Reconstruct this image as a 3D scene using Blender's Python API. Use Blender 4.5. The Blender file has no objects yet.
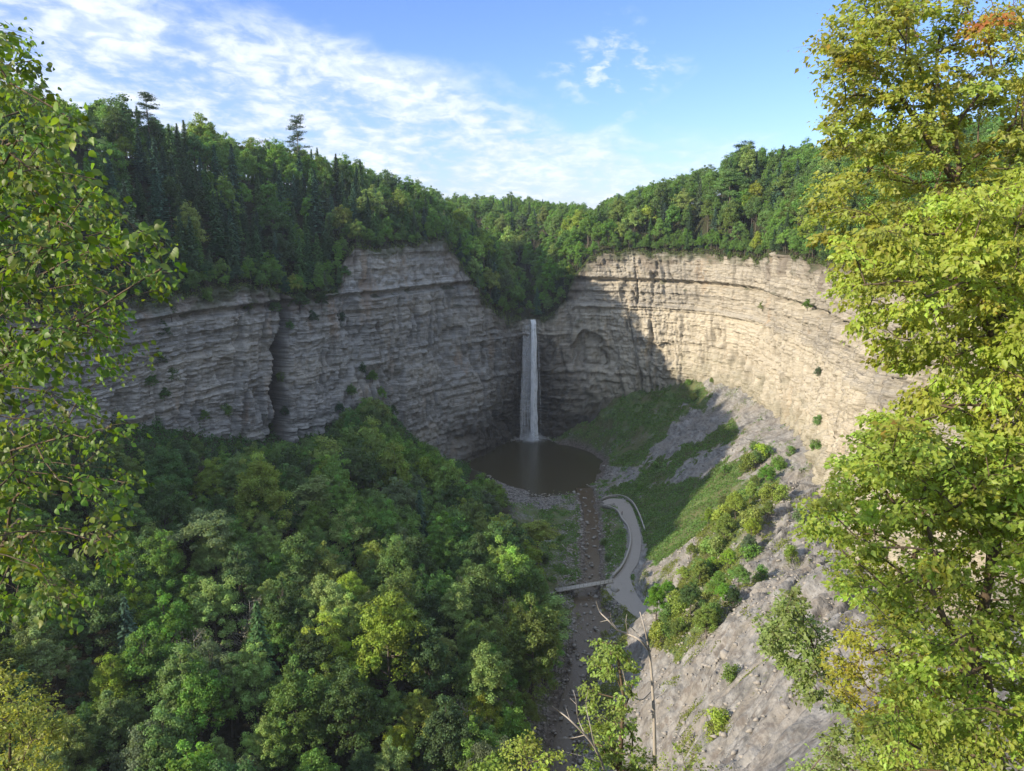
import bpy, math, random
import numpy as np
from mathutils import Vector, Matrix
from mathutils.bvhtree import BVHTree

random.seed(7); RNG = np.random.default_rng(7)
scene = bpy.context.scene
C = scene.collection

# ------------------------------------------------------------------ camera
H, F, PITCH = 120.0, 770.0, math.radians(12.3)
CP, SP = math.cos(PITCH), math.sin(PITCH)
def ray(px, py):
    u = (px-512)/F; v = -(py-385.5)/F
    return np.array([u, CP+v*SP, -SP+v*CP])
def PZ(px, py, z):
    d = ray(px, py); return np.array([0, 0, H]) + d*((z-H)/d[2])
def PY(px, py, Y):
    d = ray(px, py); return np.array([0, 0, H]) + d*(Y/d[1])
def project(x, y, z):
    x = np.asarray(x, float); y = np.asarray(y, float); z = np.asarray(z, float)-H
    dep = y*CP - z*SP
    up = y*SP + z*CP
    dep = np.where(dep < 0.1, 0.1, dep)
    return 512+F*x/dep, 385.5-F*up/dep, dep

cam = bpy.data.cameras.new('camera'); camo = bpy.data.objects.new('camera', cam); C.objects.link(camo)
camo.location = (0, 0, H); camo.rotation_euler = (math.pi/2-PITCH, 0, 0)
cam.sensor_width = 36; cam.lens = F/1024*36; cam.clip_end = 20000; cam.clip_start = 0.1
scene.camera = camo

# ------------------------------------------------------------------ noise
def _h(ix, iy, iz, seed):
    n = (ix.astype(np.int64)*374761393 + iy.astype(np.int64)*668265263 + iz.astype(np.int64)*2147483647*3 + seed*1274126177) & 0xffffffff
    n = ((n ^ (n >> 13))*1274126177) & 0xffffffff
    n = ((n ^ (n >> 16))*2246822519) & 0xffffffff
    return ((n ^ (n >> 15)) & 0xffffff)/float(0xffffff)*2-1
def vnoise(x, y, z=0.0, seed=0):
    x, y, z = np.broadcast_arrays(np.asarray(x, float), np.asarray(y, float), np.asarray(z, float))
    ix, iy, iz = np.floor(x), np.floor(y), np.floor(z)
    fx, fy, fz = x-ix, y-iy, z-iz
    ux, uy, uz = fx*fx*(3-2*fx), fy*fy*(3-2*fy), fz*fz*(3-2*fz)
    def c(a, b, d): return _h(ix+a, iy+b, iz+d, seed)
    r = 0
    for a in (0, 1):
        for b in (0, 1):
            for d in (0, 1):
                w = (ux if a else 1-ux)*(uy if b else 1-uy)*(uz if d else 1-uz)
                r = r + w*c(a, b, d)
    return r
def fbm(x, y, z=0.0, oct=4, seed=0, gain=.5):
    x = np.asarray(x, float); y = np.asarray(y, float); z = np.asarray(z, float)
    r = 0; a = 1; f = 1; t = 0
    for o in range(oct):
        r = r + a*vnoise(x*f+o*17.3, y*f+o*9.1, z*f+o*5.7, seed+o); t += a; a *= gain; f *= 2.03
    return r/t
def sstep(a, b, x):
    t = np.clip((x-a)/(b-a), 0, 1); return t*t*(3-2*t)

# ------------------------------------------------------------------ helpers
def mesh_from(name, V, Fc, smooth=False):
    """V (n,3) array; Fc (m,k) int array or list of such arrays"""
    me = bpy.data.meshes.new(name)
    V = np.asarray(V, np.float32)
    if not isinstance(Fc, list): Fc = [Fc]
    Fc = [np.asarray(f, np.int32) for f in Fc if len(f)]
    tot = sum(f.size for f in Fc); nf = sum(len(f) for f in Fc)
    me.vertices.add(len(V)); me.vertices.foreach_set('co', V.ravel())
    me.loops.add(tot); me.loops.foreach_set('vertex_index', np.concatenate([f.ravel() for f in Fc]))
    sizes = np.concatenate([np.full(len(f), f.shape[1], np.int32) for f in Fc])
    starts = np.concatenate([[0], np.cumsum(sizes)[:-1]]).astype(np.int32)
    me.polygons.add(nf); me.polygons.foreach_set('loop_start', starts); me.polygons.foreach_set('loop_total', sizes)
    if smooth: me.polygons.foreach_set('use_smooth', np.ones(nf, bool))
    me.update(calc_edges=True); me.validate()
    return me
def obj(name, me, mat=None, parent=None, **kw):
    o = bpy.data.objects.new(name, me); C.objects.link(o)
    if mat is not None and me is not None and len(me.materials) == 0: me.materials.append(mat)
    if parent is not None: o.parent = parent
    for k, v in kw.items(): o[k] = v
    return o
def thing(name, label, cat, loc=(0, 0, 0), rz=0.0, group=None):
    o = bpy.data.objects.new(name, None); C.objects.link(o); o.empty_display_size = .5
    o.location = loc; o.rotation_euler = (0, 0, rz); o['label'] = label; o['category'] = cat
    if group: o['group'] = group
    return o
def grid_faces(nu, nv, off=0):
    i = np.arange(nu-1)[:, None]*nv; j = np.arange(nv-1)[None]
    a = (i+j).ravel()+off
    return np.stack([a, a+nv, a+nv+1, a+1], 1)
def fattr(me, name, arr, dom='POINT'):
    at = me.attributes.new(name, 'FLOAT', dom); at.data.foreach_set('value', np.asarray(arr, np.float32))
def catmull(P, n_per):
    P = np.asarray(P, float); out = []
    Q = np.vstack([2*P[0]-P[1], P, 2*P[-1]-P[-2]])
    for i in range(len(P)-1):
        p0, p1, p2, p3 = Q[i:i+4]
        for t in np.linspace(0, 1, n_per, endpoint=False):
            out.append(.5*((2*p1)+(-p0+p2)*t+(2*p0-5*p1+4*p2-p3)*t*t+(-p0+3*p1-3*p2+p3)*t**3))
    out.append(P[-1]); return np.array(out)
def resample(P, step, cols=2):
    d = np.r_[0, np.cumsum(np.linalg.norm(np.diff(P[:, :cols], axis=0), axis=1))]
    n = max(2, int(d[-1]/step)+1); s = np.linspace(0, d[-1], n)
    return np.stack([np.interp(s, d, P[:, k]) for k in range(P.shape[1])], 1), s
def rbf_fit(X, z, eps=1e-3):
    X = np.asarray(X, float); n = len(X)
    D = np.linalg.norm(X[:, None]-X[None], axis=2)
    A = np.zeros((n+3, n+3)); A[:n, :n] = -D + eps*np.eye(n)*20
    A[:n, n] = 1; A[:n, n+1:] = X/100; A[n, :n] = 1; A[n+1:, :n] = X.T/100
    w = np.linalg.solve(A, np.r_[z, 0, 0, 0]); return X, w
def rbf_eval(fit, P):
    X, w = fit; P = np.asarray(P, float); out = np.empty(len(P)); n = len(X)
    for i in range(0, len(P), 20000):
        Q = P[i:i+20000]; D = np.linalg.norm(Q[:, None]-X[None], axis=2)
        out[i:i+20000] = -D@w[:n] + w[n] + Q@w[n+1:]/100
    return out
def seg_dist(P, L):
    """distance of points P (n,2) to polyline L (m,2+); returns dist, param index float"""
    best = np.full(len(P), 1e9); bt = np.zeros(len(P))
    for i in range(len(L)-1):
        a = L[i, :2]; b = L[i+1, :2]; ab = b-a
        t = np.clip(((P-a)@ab)/max(ab@ab, 1e-9), 0, 1)
        d = np.linalg.norm(P-(a+t[:, None]*ab), axis=1)
        m = d < best; best[m] = d[m]; bt[m] = i+t[m]
    return best, bt
def in_poly(px, py, poly):
    poly = np.asarray(poly, float); r = np.zeros(px.shape, bool); n = len(poly); j = n-1
    for i in range(n):
        xi, yi = poly[i]; xj, yj = poly[j]
        c = ((yi > py) != (yj > py)) & (px < (xj-xi)*(py-yi)/(yj-yi+1e-12)+xi)
        r ^= c; j = i
    return r

# ------------------------------------------------------------------ node helper
class NT:
    def __init__(s, tree): s.t = tree; s.n = tree.nodes; s.l = tree.links
    def add(s, typ, inputs=None, **props):
        n = s.n.new(typ)
        for k, v in props.items(): setattr(n, k, v)
        for k, v in (inputs or {}).items(): s.put(n, k, v)
        return n
    def put(s, n, k, v):
        if hasattr(v, 'is_output') or isinstance(v, bpy.types.NodeSocket): s.l.new(v, n.inputs[k])
        else: n.inputs[k].default_value = v
    def math(s, op, a, b=None, c=None, clamp=False):
        n = s.n.new('ShaderNodeMath'); n.operation = op; n.use_clamp = clamp
        for i, v in enumerate((a, b, c)):
            if v is not None: s.put(n, i, v)
        return n.outputs[0]
    def mix(s, fac, a, b, blend='MIX'):
        n = s.n.new('ShaderNodeMix'); n.data_type = 'RGBA'; n.blend_type = blend
        s.put(n, 0, fac)
        for i, v in ((6, a), (7, b)):
            s.put(n, i, (*v, 1) if isinstance(v, tuple) and len(v) == 3 else v)
        return n.outputs[2]
    def ramp(s, fac, stops, interp='LINEAR'):
        n = s.n.new('ShaderNodeValToRGB'); cr = n.color_ramp; cr.interpolation = interp
        while len(cr.elements) > 1: cr.elements.remove(cr.elements[-1])
        for i, (p, c) in enumerate(stops):
            e = cr.elements[0] if i == 0 else cr.elements.new(p)
            e.position = p; e.color = (c, c, c, 1) if not isinstance(c, tuple) else (*c, 1)
        s.put(n, 0, fac); return n.outputs[0]
    def noise(s, vec, scale, detail=4, rough=.55, dist=0.0):
        n = s.n.new('ShaderNodeTexNoise'); s.put(n, 'Vector', vec)
        n.inputs['Scale'].default_value = scale; n.inputs['Detail'].default_value = detail
        n.inputs['Roughness'].default_value = rough; n.inputs['Distortion'].default_value = dist
        return n.outputs[0]
    def mapping(s, vec, scale=(1, 1, 1), loc=(0, 0, 0)):
        n = s.n.new('ShaderNodeMapping'); s.put(n, 0, vec); n.inputs[1].default_value = loc; n.inputs[3].default_value = scale
        return n.outputs[0]
def new_mat(name):
    m = bpy.data.materials.new(name); m.use_nodes = True; m.node_tree.nodes.clear()
    t = NT(m.node_tree); out = t.add('ShaderNodeOutputMaterial')
    return m, t, out
def principled(t, out, col, rough=.85, bump=None, bstr=.5, bdist=.3, spec=.3):
    b = t.add('ShaderNodeBsdfPrincipled'); t.put(b, 'Base Color', (*col, 1) if isinstance(col, tuple) and len(col) == 3 else col)
    t.put(b, 'Roughness', rough); b.inputs['Specular IOR Level'].default_value = spec
    if bump is not None:
        bn = t.add('ShaderNodeBump', {'Height': bump, 'Strength': bstr, 'Distance': bdist}); t.l.new(bn.outputs[0], b.inputs['Normal'])
    t.l.new(b.outputs[0], out.inputs[0]); return b
# ================================================================== TERRAIN
# cliff stations: (top px, top py, top Y, base px, base py, base Y) read off the gorge
ST = [
 (60, 312, 214, 40, 432, 205), (150, 300, 240, 138, 428, 235), (200, 291, 262, 190, 432, 256),
 (262, 288, 286, 255, 437, 279), (300, 298, 299, 300, 435, 294), (335, 290, 313, 333, 415, 308), (352, 254, 322, 350, 402, 316),
 (372, 250, 331, 372, 392, 325), (405, 247, 347, 405, 435, 341), (447, 243, 368, 440, 462, 362), (463, 266, 376, 462, 461, 373),
 (480, 292, 384, 483, 455, 384), (500, 315, 395, 500, 450, 395), (515, 320, 404, 515, 446, 403),
 (531, 319, 411, 531, 444, 409), (547, 317, 410, 550, 444, 406), (563, 303, 411, 575, 430, 404),
 (577, 272, 413, 600, 405, 404), (598, 256, 412, 625, 392, 402), (650, 252, 404, 665, 384, 394),
 (702, 254, 386, 712, 377, 376), (748, 258, 352, 755, 396, 336), (778, 252, 318, 785, 420, 298),
 (815, 262, 276, 806, 440, 262), (848, 266, 236, 822, 482, 226), (880, 272, 203, 845, 525, 193),
 (925, 282, 172, 880, 562, 160), (985, 300, 142, 935, 600, 130), (1060, 320, 114, 1010, 640, 104)]
top = [PY(a, b, c) for a, b, c, *_ in ST]; base = [PY(*s[3:]) for s in ST]
top = [(-300, 82, 102), (-240, 100, 102), (-190, 131, 101), (-153, 174, 100)] + top + [(64, 84, 108), (52, 55, 113), (40, 30, 117)]
base = [(-297, 74, 28), (-233, 92, 30), (-181, 124, 34), (-145, 166, 42)] + base + [(58, 78, 78), (46, 52, 95), (36, 29, 112)]
TB = np.hstack([np.array([list(t) for t in top], float), np.array([list(b) for b in base], float)])
TB = catmull(TB, 24)
TB, S = resample(TB, 0.42)
NS = len(S); NT_ = 175
topc, basec = TB[:, :3].copy(), TB[:, 3:].copy()
# px of each column (mean) used as a coordinate to place features on the rock
cpx, _, _ = project((topc[:, 0]+basec[:, 0])/2, (topc[:, 1]+basec[:, 1])/2, (topc[:, 2]+basec[:, 2])/2)
cpx = np.where(S < 60, -200+S, cpx)
dirv = np.gradient(basec[:, :2]+topc[:, :2], axis=0); dirv /= np.linalg.norm(dirv, axis=1)[:, None]
k = np.ones(41)/41
dirv = np.stack([np.convolve(np.pad(dirv[:, i], 20, 'edge'), k, 'valid') for i in (0, 1)], 1); dirv /= np.linalg.norm(dirv, axis=1)[:, None]
inw = np.stack([dirv[:, 1], -dirv[:, 0]], 1)       # into the gorge
lip = np.exp(-((cpx-531)/16)**2)
topc[:, 2] += (1.2*fbm(S/9, 3.3, seed=4) + .5*np.floor(2.5*vnoise(S/4, 8.1, seed=5)))*(1-lip)
T = np.linspace(0, 1, NT_)
T = np.r_[np.linspace(-.16, 0, 8)[:-1], T]
NV = len(T)
Pz = basec[:, None, 2] + (topc[:, None, 2]-basec[:, None, 2])*T[None]
Pxy = basec[:, None, :2] + (topc[:, None, :2]-basec[:, None, :2])*np.clip(T, 0, 1)[None, :, None]
sS = S[:, None]+0*Pz; px_c = cpx[:, None]+0*Pz
zs = Pz + .45*fbm(sS/60, Pz*0+2.2, seed=9)           # gently dipping beds
bed = np.floor(zs/2.3+.6*vnoise(zs/7, 1.1, seed=3)); zw = zs+.25*_h(np.floor(sS/5+.7*bed), bed, bed*0, 14)
d = .85*_h(bed, bed*0, bed*0, 11)*(.6+.4*fbm(sS/30, zs/9, seed=5))
bed2 = np.floor(zs/.75); d += .36*_h(bed2, bed2*0+1, bed2*0, 12)*(0.7+.5*vnoise(sS/11, zs/3, seed=15))
d += 3.6*fbm(sS/42, zs/90, seed=21, oct=3) + 1.6*(np.floor(3*fbm(sS/10, zs/60, seed=22, oct=2)+.5*_h(bed, bed*0, bed*0, 17)))/3
rg = 1-np.abs(fbm(sS/6.5, zs/34, seed=23, oct=3)); d += -3.4*sstep(.84, 1, rg)*(.3+.7*sstep(-.3, .4, vnoise(sS/18, zs/15, seed=2)))
rg2 = 1-np.abs(vnoise(sS/2.1+.3*zs/10, zs/9, seed=25)); d += -.7*sstep(.8, 1, rg2)
blk = _h(np.floor(sS/3.1+.9*vnoise(bed, 0, seed=7)*3), bed, bed*0, 31); d += .75*blk
blk2 = _h(np.floor(sS/1.3+bed2*.37), bed2, bed2*0, 33); d += .22*blk2
d += .22*fbm(sS/1.0, zs/.7, seed=41, oct=3) + .36*_h(np.floor(zs/.38), np.floor(sS/2.4+.5*bed2), bed2*0, 35)
right = sstep(560, 600, px_c)
# cap rock above a long undercut ledge on the right-hand wall, weaker on the left
cap = sstep(88.5, 89.3, zs); d += right*(1.6*cap - 1.9*np.exp(-((zs-87.6)/.8)**2))
led = sstep(74.0, 74.5, zs+.8*vnoise(sS/20, 1.0, seed=8)); d += right*sstep(800, 760, px_c)*(-1.9*led + 1.9*np.exp(-((zs-74.9)/.7)**2) - 2.0*np.exp(-((zs-72.8)/.7)**2))
d += (1-right)*(1.2*np.exp(-((zs-90)/1.0)**2) - 1.8*np.exp(-((zs-88)/.9)**2) - 1.1*np.exp(-((zs-70+6*vnoise(sS/60,0,seed=77))/1.1)**2))
# fluting of the soft lower wall
d += -1.3*sstep(.55, 1, 1-np.abs(vnoise(sS/3.4+1.2*vnoise(sS/14, zs/20, seed=52), zs/28, seed=51)))*sstep(76, 60, zs)*(.25+.75*right)
# shadowed gully in the left wall
g = np.exp(-((px_c-281-.05*(zs-60)-3*vnoise(zs/9, 4.0, seed=61))/(4.2))**2); d += -9*g*sstep(100, 82, zs)
# notch and scar beside the fall, block scars on the left wall
def scar(pxc, zc, wx, wz, dep, sd=0):
    e = ((px_c-pxc+3*vnoise(zs/4, sd, seed=71))/wx)**4 + ((zs-zc+2*vnoise(sS/5, sd, seed=72))/wz)**4
    return -dep*sstep(1.15, .85, e)
d += scar(588, 51, 12, 9, 5.0, 1) + scar(604, 47, 6, 7, 2.4, 2) + scar(570, 60, 6, 18, 1.8, 3)
d += scar(455, 56, 12, 12, 2.8, 4) + scar(478, 54, 9, 10, 2.2, 5) + scar(494, 50, 6, 14, 1.8, 6) + scar(385, 50, 4, 6, 2.5, 7)
d += scar(330, 60, 5, 12, 1.6, 8) + scar(228, 66, 14, 4, 1.4, 9) + scar(352, 78, 6, 9, 2.2, 10)+ scar(655, 50, 14, 5, 2.0, 11)
# amphitheatre undercut behind and beside the fall
near = np.exp(-((px_c-535)/62)**2); d += -near*(6*sstep(34, 8, zs)) - lip[:, None]*2.2*sstep(61, 52, zs)
d += near*2.0*np.exp(-((zs-39)/2.5)**2)
# right wall loosens to stepped crags towards the viewer
loose = sstep(790, 830, px_c); d += loose*(2.2*fbm(sS/5, zs/5, seed=81, oct=4)+1.5*fbm(sS/14, zs/14, seed=82))
d *= sstep(-.16, -.02, T)[None]*.7+.3
d += 2.5*(1-np.clip(T, 0, 1))[None]**4
fade = sstep(1.0, .99, T)[None]; d = d*(.75+.25*fade)
CL = np.empty((NS, NV, 3)); CL[..., :2] = Pxy + inw[:, None]*d[..., None]; CL[..., 2] = Pz
CL[..., :2] += dirv[:, None]*(.15*vnoise(sS/1.7, zs/1.7, seed=91))[..., None]

# ---------------------------------------------------------------- gorge floor
creek_px = [(584, 488, 0), (591, 515, -.3), (592, 559, -.8), (593, 577, -1.2), (590, 606, -1.6), (591, 628, -1.8), (583, 650, -2), (577, 676, -2.3), (569, 705, -2.6), (560, 771, -3.2)]
creek = [tuple(PZ(*c)) for c in creek_px] + [(6, 132, -3.8), (-10, 112, -4.2), (-45, 94, -4.8), (-100, 82, -5.5), (-180, 60, -6.5), (-300, 45, -8)]
cw = [6, 5, 4.5, 5, 9.5, 9.5, 5, 4, 4, 4.5, 7, 8, 9, 9, 9, 9]
creekW = catmull(np.hstack([np.array(creek), np.array(cw)[:, None]]), 6)
POOL = np.array([14.0, 367.0]); PR = np.array([33.0, 38.5])
path_px = [(604, 503, 1.6), (616, 502, 1.6), (624, 508, 1.6), (631, 522, 1.7), (635, 540, 1.8), (632, 560, 1.6), (622, 574, 1.4), (620, 588, 1.3), (632, 604, 1.5), (652, 622, 2.0)]
pathW = catmull(np.hstack([np.array([PZ(*c) for c in path_px]), np.array([4.0, 8.5, 7.0, 5, 4.6, 4.6, 6.0, 9, 7, 5])[:, None]]), 8)
ctrl = []
for i in range(0, NS, 14): ctrl.append(tuple(basec[i])); ctrl.append((*(basec[i, :2]-inw[i]*22), basec[i, 2]+12))
for c in creek: ctrl.append((c[0], c[1], c[2]))
for a in np.linspace(0, 2*math.pi, 13)[:-1]:
    if -.8 < math.sin(a) or True: ctrl.append((POOL[0]+PR[0]*.8*math.cos(a), POOL[1]+PR[1]*.75*math.sin(a), -1.2))
for q in pathW[::8]: ctrl.append((q[0], q[1], q[2]))
for px, py, z in [(510, 500, .8), (530, 520, .8), (560, 500, .6), (570, 520, .4), (575, 550, .8), (545, 545, 2), (520, 560, 5), (560, 580, 2),
                  (610, 520, .9), (612, 545, 1.2), (612, 480, 1.5), (625, 470, 6), (650, 455, 12), (670, 420, 24), (690, 395, 33), (640, 420, 20), (600, 432, 6),
                  (660, 500, 7), (690, 470, 18), (720, 440, 28), (660, 530, 5), (680, 510, 12), (655, 560, 4), (720, 480, 24), (740, 455, 31),
                  (700, 530, 22), (655, 600, 12), (650, 640, 12), (648, 700, 15), (655, 771, 18), (750, 700, 45), (820, 560, 55), (750, 620, 42), (800, 480, 42),
                  (760, 520, 36), (720, 600, 29), (700, 660, 28), (700, 720, 32), (800, 640, 56), (840, 620, 62), (860, 720, 72), (780, 760, 58), (900, 700, 75),
                  (640, 590, 3), (600, 640, -1.5)]:
    ctrl.append(tuple(PZ(px, py, z)))
ctrl += [(30, 185, 1), (24, 165, 0), (20, 150, -1), (18, 130, 1), (44, 215, 4),
         (0, 60, 52), (0, 35, 84), (0, 18, 103), (0, 6, 114), (-9, 20, 96), (-8, 12, 106), (8, 12, 106), (-20, 20, 97), (-20, 40, 78), (0, 20, 98), (0, 0, 118.3), (0, -15, 119), (0, -60, 120), (-15, 0, 117), (15, 0, 118), (30, 10, 116), (60, 0, 118), (120, 0, 120), (120, -60, 120), (-60, -60, 120),
         (-40, 0, 117), (-40, 20, 100), (-40, 60, 45), (-80, 0, 116), (-80, 50, 45), (-150, 0, 115), (-150, 30, 40), (-300, 0, 112), (-300, 22, 35), (-300, -60, 118), (0, 85, 25), (12, 100, 20), (20, 85, 42), (30, 60, 68), (20, 30, 78), (12, 20, 94), (22, 15, 102), (30, 32, 88), (12, 40, 76), (-30, 80, 14),
         (-6, 165, 3), (-20, 160, 8), (-10, 200, 5), (-25, 200, 10), (-50, 160, 12), (-50, 200, 18), (-80, 160, 16), (-80, 200, 26), (-110, 190, 36), (-30, 130, 5), (-60, 130, 8), (-110, 130, 18),
         (2, 240, 4), (-10, 260, 8), (-30, 250, 15), (-55, 240, 24), (-5, 300, 6), (-20, 310, 12), (-40, 310, 22), (-12, 340, 5), (-150, 110, 20), (-250, 62, 14)]
ctrl = np.array(ctrl, float)
fit = rbf_fit(ctrl[:, :2], ctrl[:, 2])
gx = np.r_[np.arange(-310, 12, 1.15), np.arange(12, 96, .5), np.arange(96, 150.1, 1.2)]; gy = np.r_[np.arange(-70, 85, 1.3), np.arange(85, 245, .5), np.arange(245, 432.1, 1.0)]
def floor_h(X, Y):
    P = np.stack([X, Y], 1); z = rbf_eval(fit, P)
    farm = sstep(60, 130, Y)
    z = z + fbm(X/14, Y/14, seed=101, oct=4)*1.6*sstep(2, 14, z) + fbm(X/3.1, Y/3.1, seed=102, oct=3)*(.25+.6*sstep(8, 25, z))
    # rills run down the bare slope on the right
    zi = z; rill = sstep(10, 25, z)*sstep(18, 30, X)*sstep(260, 230, Y)*sstep(70, 90, Y)
    z = z + rill*(-1.6*sstep(.5, 1, 1-np.abs(vnoise((Y-.55*X)/4.5+1.3*vnoise(X/9, Y/9, seed=5), X/40, seed=103))) + .9*vnoise((Y-.5*X)/1.6, X/9, seed=104) + 1.3*fbm(X/6, Y/6, seed=107, oct=3))
    st_ = (z+.35*(Y-150)*.3+1.5*fbm(X/12, Y/12, seed=108))/2.1; z = z+rill*(.55*(sstep(.0, .35, st_-np.floor(st_))-.5)*sstep(-.25, .3, fbm(X/13, Y/13, seed=109, oct=2)) + .55*fbm(X/1.5, Y/1.5, seed=113, oct=3) + .5*np.maximum(0, _h(np.floor(X/1.1), np.floor(Y/1.1), np.floor(X*0), 114)-.8)*3)
    z = z-rill*.8*sstep(.6, 1, 1-np.abs(fbm((Y-.6*X)/2.6, X/22, seed=115, oct=3)))
    tal = sstep(2, 8, z)*sstep(20, 40, X)*sstep(225, 250, Y)
    z = z + tal*(-.9*sstep(.4, 1, 1-np.abs(vnoise((Y+1.1*X)/6+vnoise(X/20, Y/20, seed=6), (X-Y)/60, seed=105))) + .3*vnoise(X/1.5, Y/1.5, seed=106))
    # pool bowl
    e = np.sqrt(((X-POOL[0])/PR[0])**2+((Y-POOL[1])/PR[1])**2) + .05*vnoise(X/6, Y/6, seed=110) + .10*vnoise(X/17, Y/17, seed=116)
    z = np.where(e < 1.25, np.minimum(z, -1.8+ (np.maximum(e, .8)-.8)*10*(1+2*sstep(.9, 1.2, e))), z)
    # creek bed
    dd, tt = seg_dist(P, creekW); idx = np.clip(tt, 0, len(creekW)-1)
    cz = np.interp(idx, np.arange(len(creekW)), creekW[:, 2]); w = np.interp(idx, np.arange(len(creekW)), creekW[:, 3])/2
    w = w*(1+.25*vnoise(X/5, Y/5, seed=111))
    bedz = cz-.55+.5*vnoise(X/1.4, Y/1.4, seed=112)*.8
    k_ = sstep(w*1.0, w*1.0+4, dd); z = z*k_ + (1-k_)*np.minimum(z, bedz+.8*sstep(w*.7, w*1.5, dd))
    # path bench
    dd, tt = seg_dist(P, pathW); idx = np.clip(tt, 0, len(pathW)-1)
    pz = np.interp(idx, np.arange(len(pathW)), pathW[:, 2])-.25; w = np.interp(idx, np.arange(len(pathW)), pathW[:, 3])/2+.8
    k_ = sstep(w, w+3, dd); z = z*k_ + (1-k_)*pz
    return z
GX, GY = np.meshgrid(gx, gy, indexing='ij')
# finer grid in view: warp nothing, just 1 m cells
fz = floor_h(GX.ravel(), GY.ravel())
FV = np.stack([GX.ravel(), GY.ravel(), fz], 1)
def floor_z(x, y):
    x = np.asarray(x, float); y = np.asarray(y, float)
    fi = np.clip(np.interp(x, gx, np.arange(len(gx))), 0, len(gx)-1.001); fj = np.clip(np.interp(y, gy, np.arange(len(gy))), 0, len(gy)-1.001)
    i = fi.astype(int); j = fj.astype(int); a = fi-i; b = fj-j; Z = fz.reshape(len(gx), len(gy))
    return Z[i, j]*(1-a)*(1-b)+Z[i+1, j]*a*(1-b)+Z[i, j+1]*(1-a)*b+Z[i+1, j+1]*a*b
# drop faces well behind the cliff line (outside gorge polygon)
rimpoly = np.vstack([basec[:, :2]-inw*14, [(60, -400), (-700, -400), (-700, 150)]])
FF = grid_faces(len(gx), len(gy))
cx = FV[FF].mean(axis=1); keep = in_poly(cx[:, 0], cx[:, 1], rimpoly); FF = FF[keep]
used = np.unique(FF); rm = np.full(len(FV), -1); rm[used] = np.arange(len(used)); FVu = FV[used]; FFu = rm[FF]

# ---------------------------------------------------------------- plateau
CEN = np.array([10.0, 235.0])
rt = CL[:, -1].copy()
rdir = rt[:, :2]-CEN; rdir /= np.linalg.norm(rdir, axis=1)[:, None]
pc = []
for i in range(0, NS, 16): pc.append(tuple(rt[i]))
pc += [(-133, 300, 138), (-158, 255, 136), (-178, 225, 143), (-205, 152, 156), (-95, 365, 133), (-60, 440, 122), (-40, 400, 112), (-48, 385, 110), (-250, 300, 150), (-255, 122, 156), (-170, 200, 146), (-170, 380, 142), (-120, 480, 130),
       (-30, 560, 118), (-200, 560, 130), (75, 455, 118), (110, 405, 133), (135, 350, 133), (132, 292, 130), (150, 240, 128), (60, 520, 118), (130, 520, 128), (220, 300, 140), (220, 450, 140), (120, 150, 122), (110, 90, 120), (160, 20, 122),
       (10, 416, 66), (10, 440, 68), (2, 470, 71), (-15, 505, 75), (-40, 545, 80), (-70, 590, 86),
       (-22, 430, 102), (-30, 470, 106), (-50, 510, 108), (-15, 412, 96), (42, 432, 106), (35, 480, 112), (20, 520, 114), (-5, 565, 116),(28, 440, 92), (-60, 660, 122), (100, 700, 120), (-250, 800, 125), (300, 700, 130)]
pc = np.array(pc, float); pfit = rbf_fit(pc[:, :2], pc[:, 2])
rr = np.r_[0, .6, 1.5, 3, np.arange(5, 60, 2.5), np.arange(60, 160, 5), np.arange(160, 400, 16), np.arange(400, 1000, 60), 1300, 1800, 2600, 4000]
def plat_h(X, Y):
    P = np.stack([X, Y], 1); z = rbf_eval(pfit, P)
    R = np.linalg.norm(P-CEN, axis=1); k = sstep(380, 800, R)
    return z*(1-k)+k*(116-0*R) + 1.2*fbm(X/15, Y/15, seed=120, oct=3)
PV = rt[:, None, :2] + rdir[:, None]*rr[None, :, None]
pzz = plat_h(PV[..., 0].ravel(), PV[..., 1].ravel()).reshape(NS, len(rr))
kk = sstep(0, 14, rr)[None]
pzz = rt[:, 2][:, None]*(1-kk)+pzz*kk; pzz[:, 1:] += (.7*(1-kk[:, 1:]))*np.clip(rr[1:], 0, 2)[None]
PVV = np.concatenate([PV, pzz[..., None]], 2)
def plat_z(x, y): return plat_h(np.atleast_1d(np.asarray(x, float)), np.atleast_1d(np.asarray(y, float)))
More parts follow.
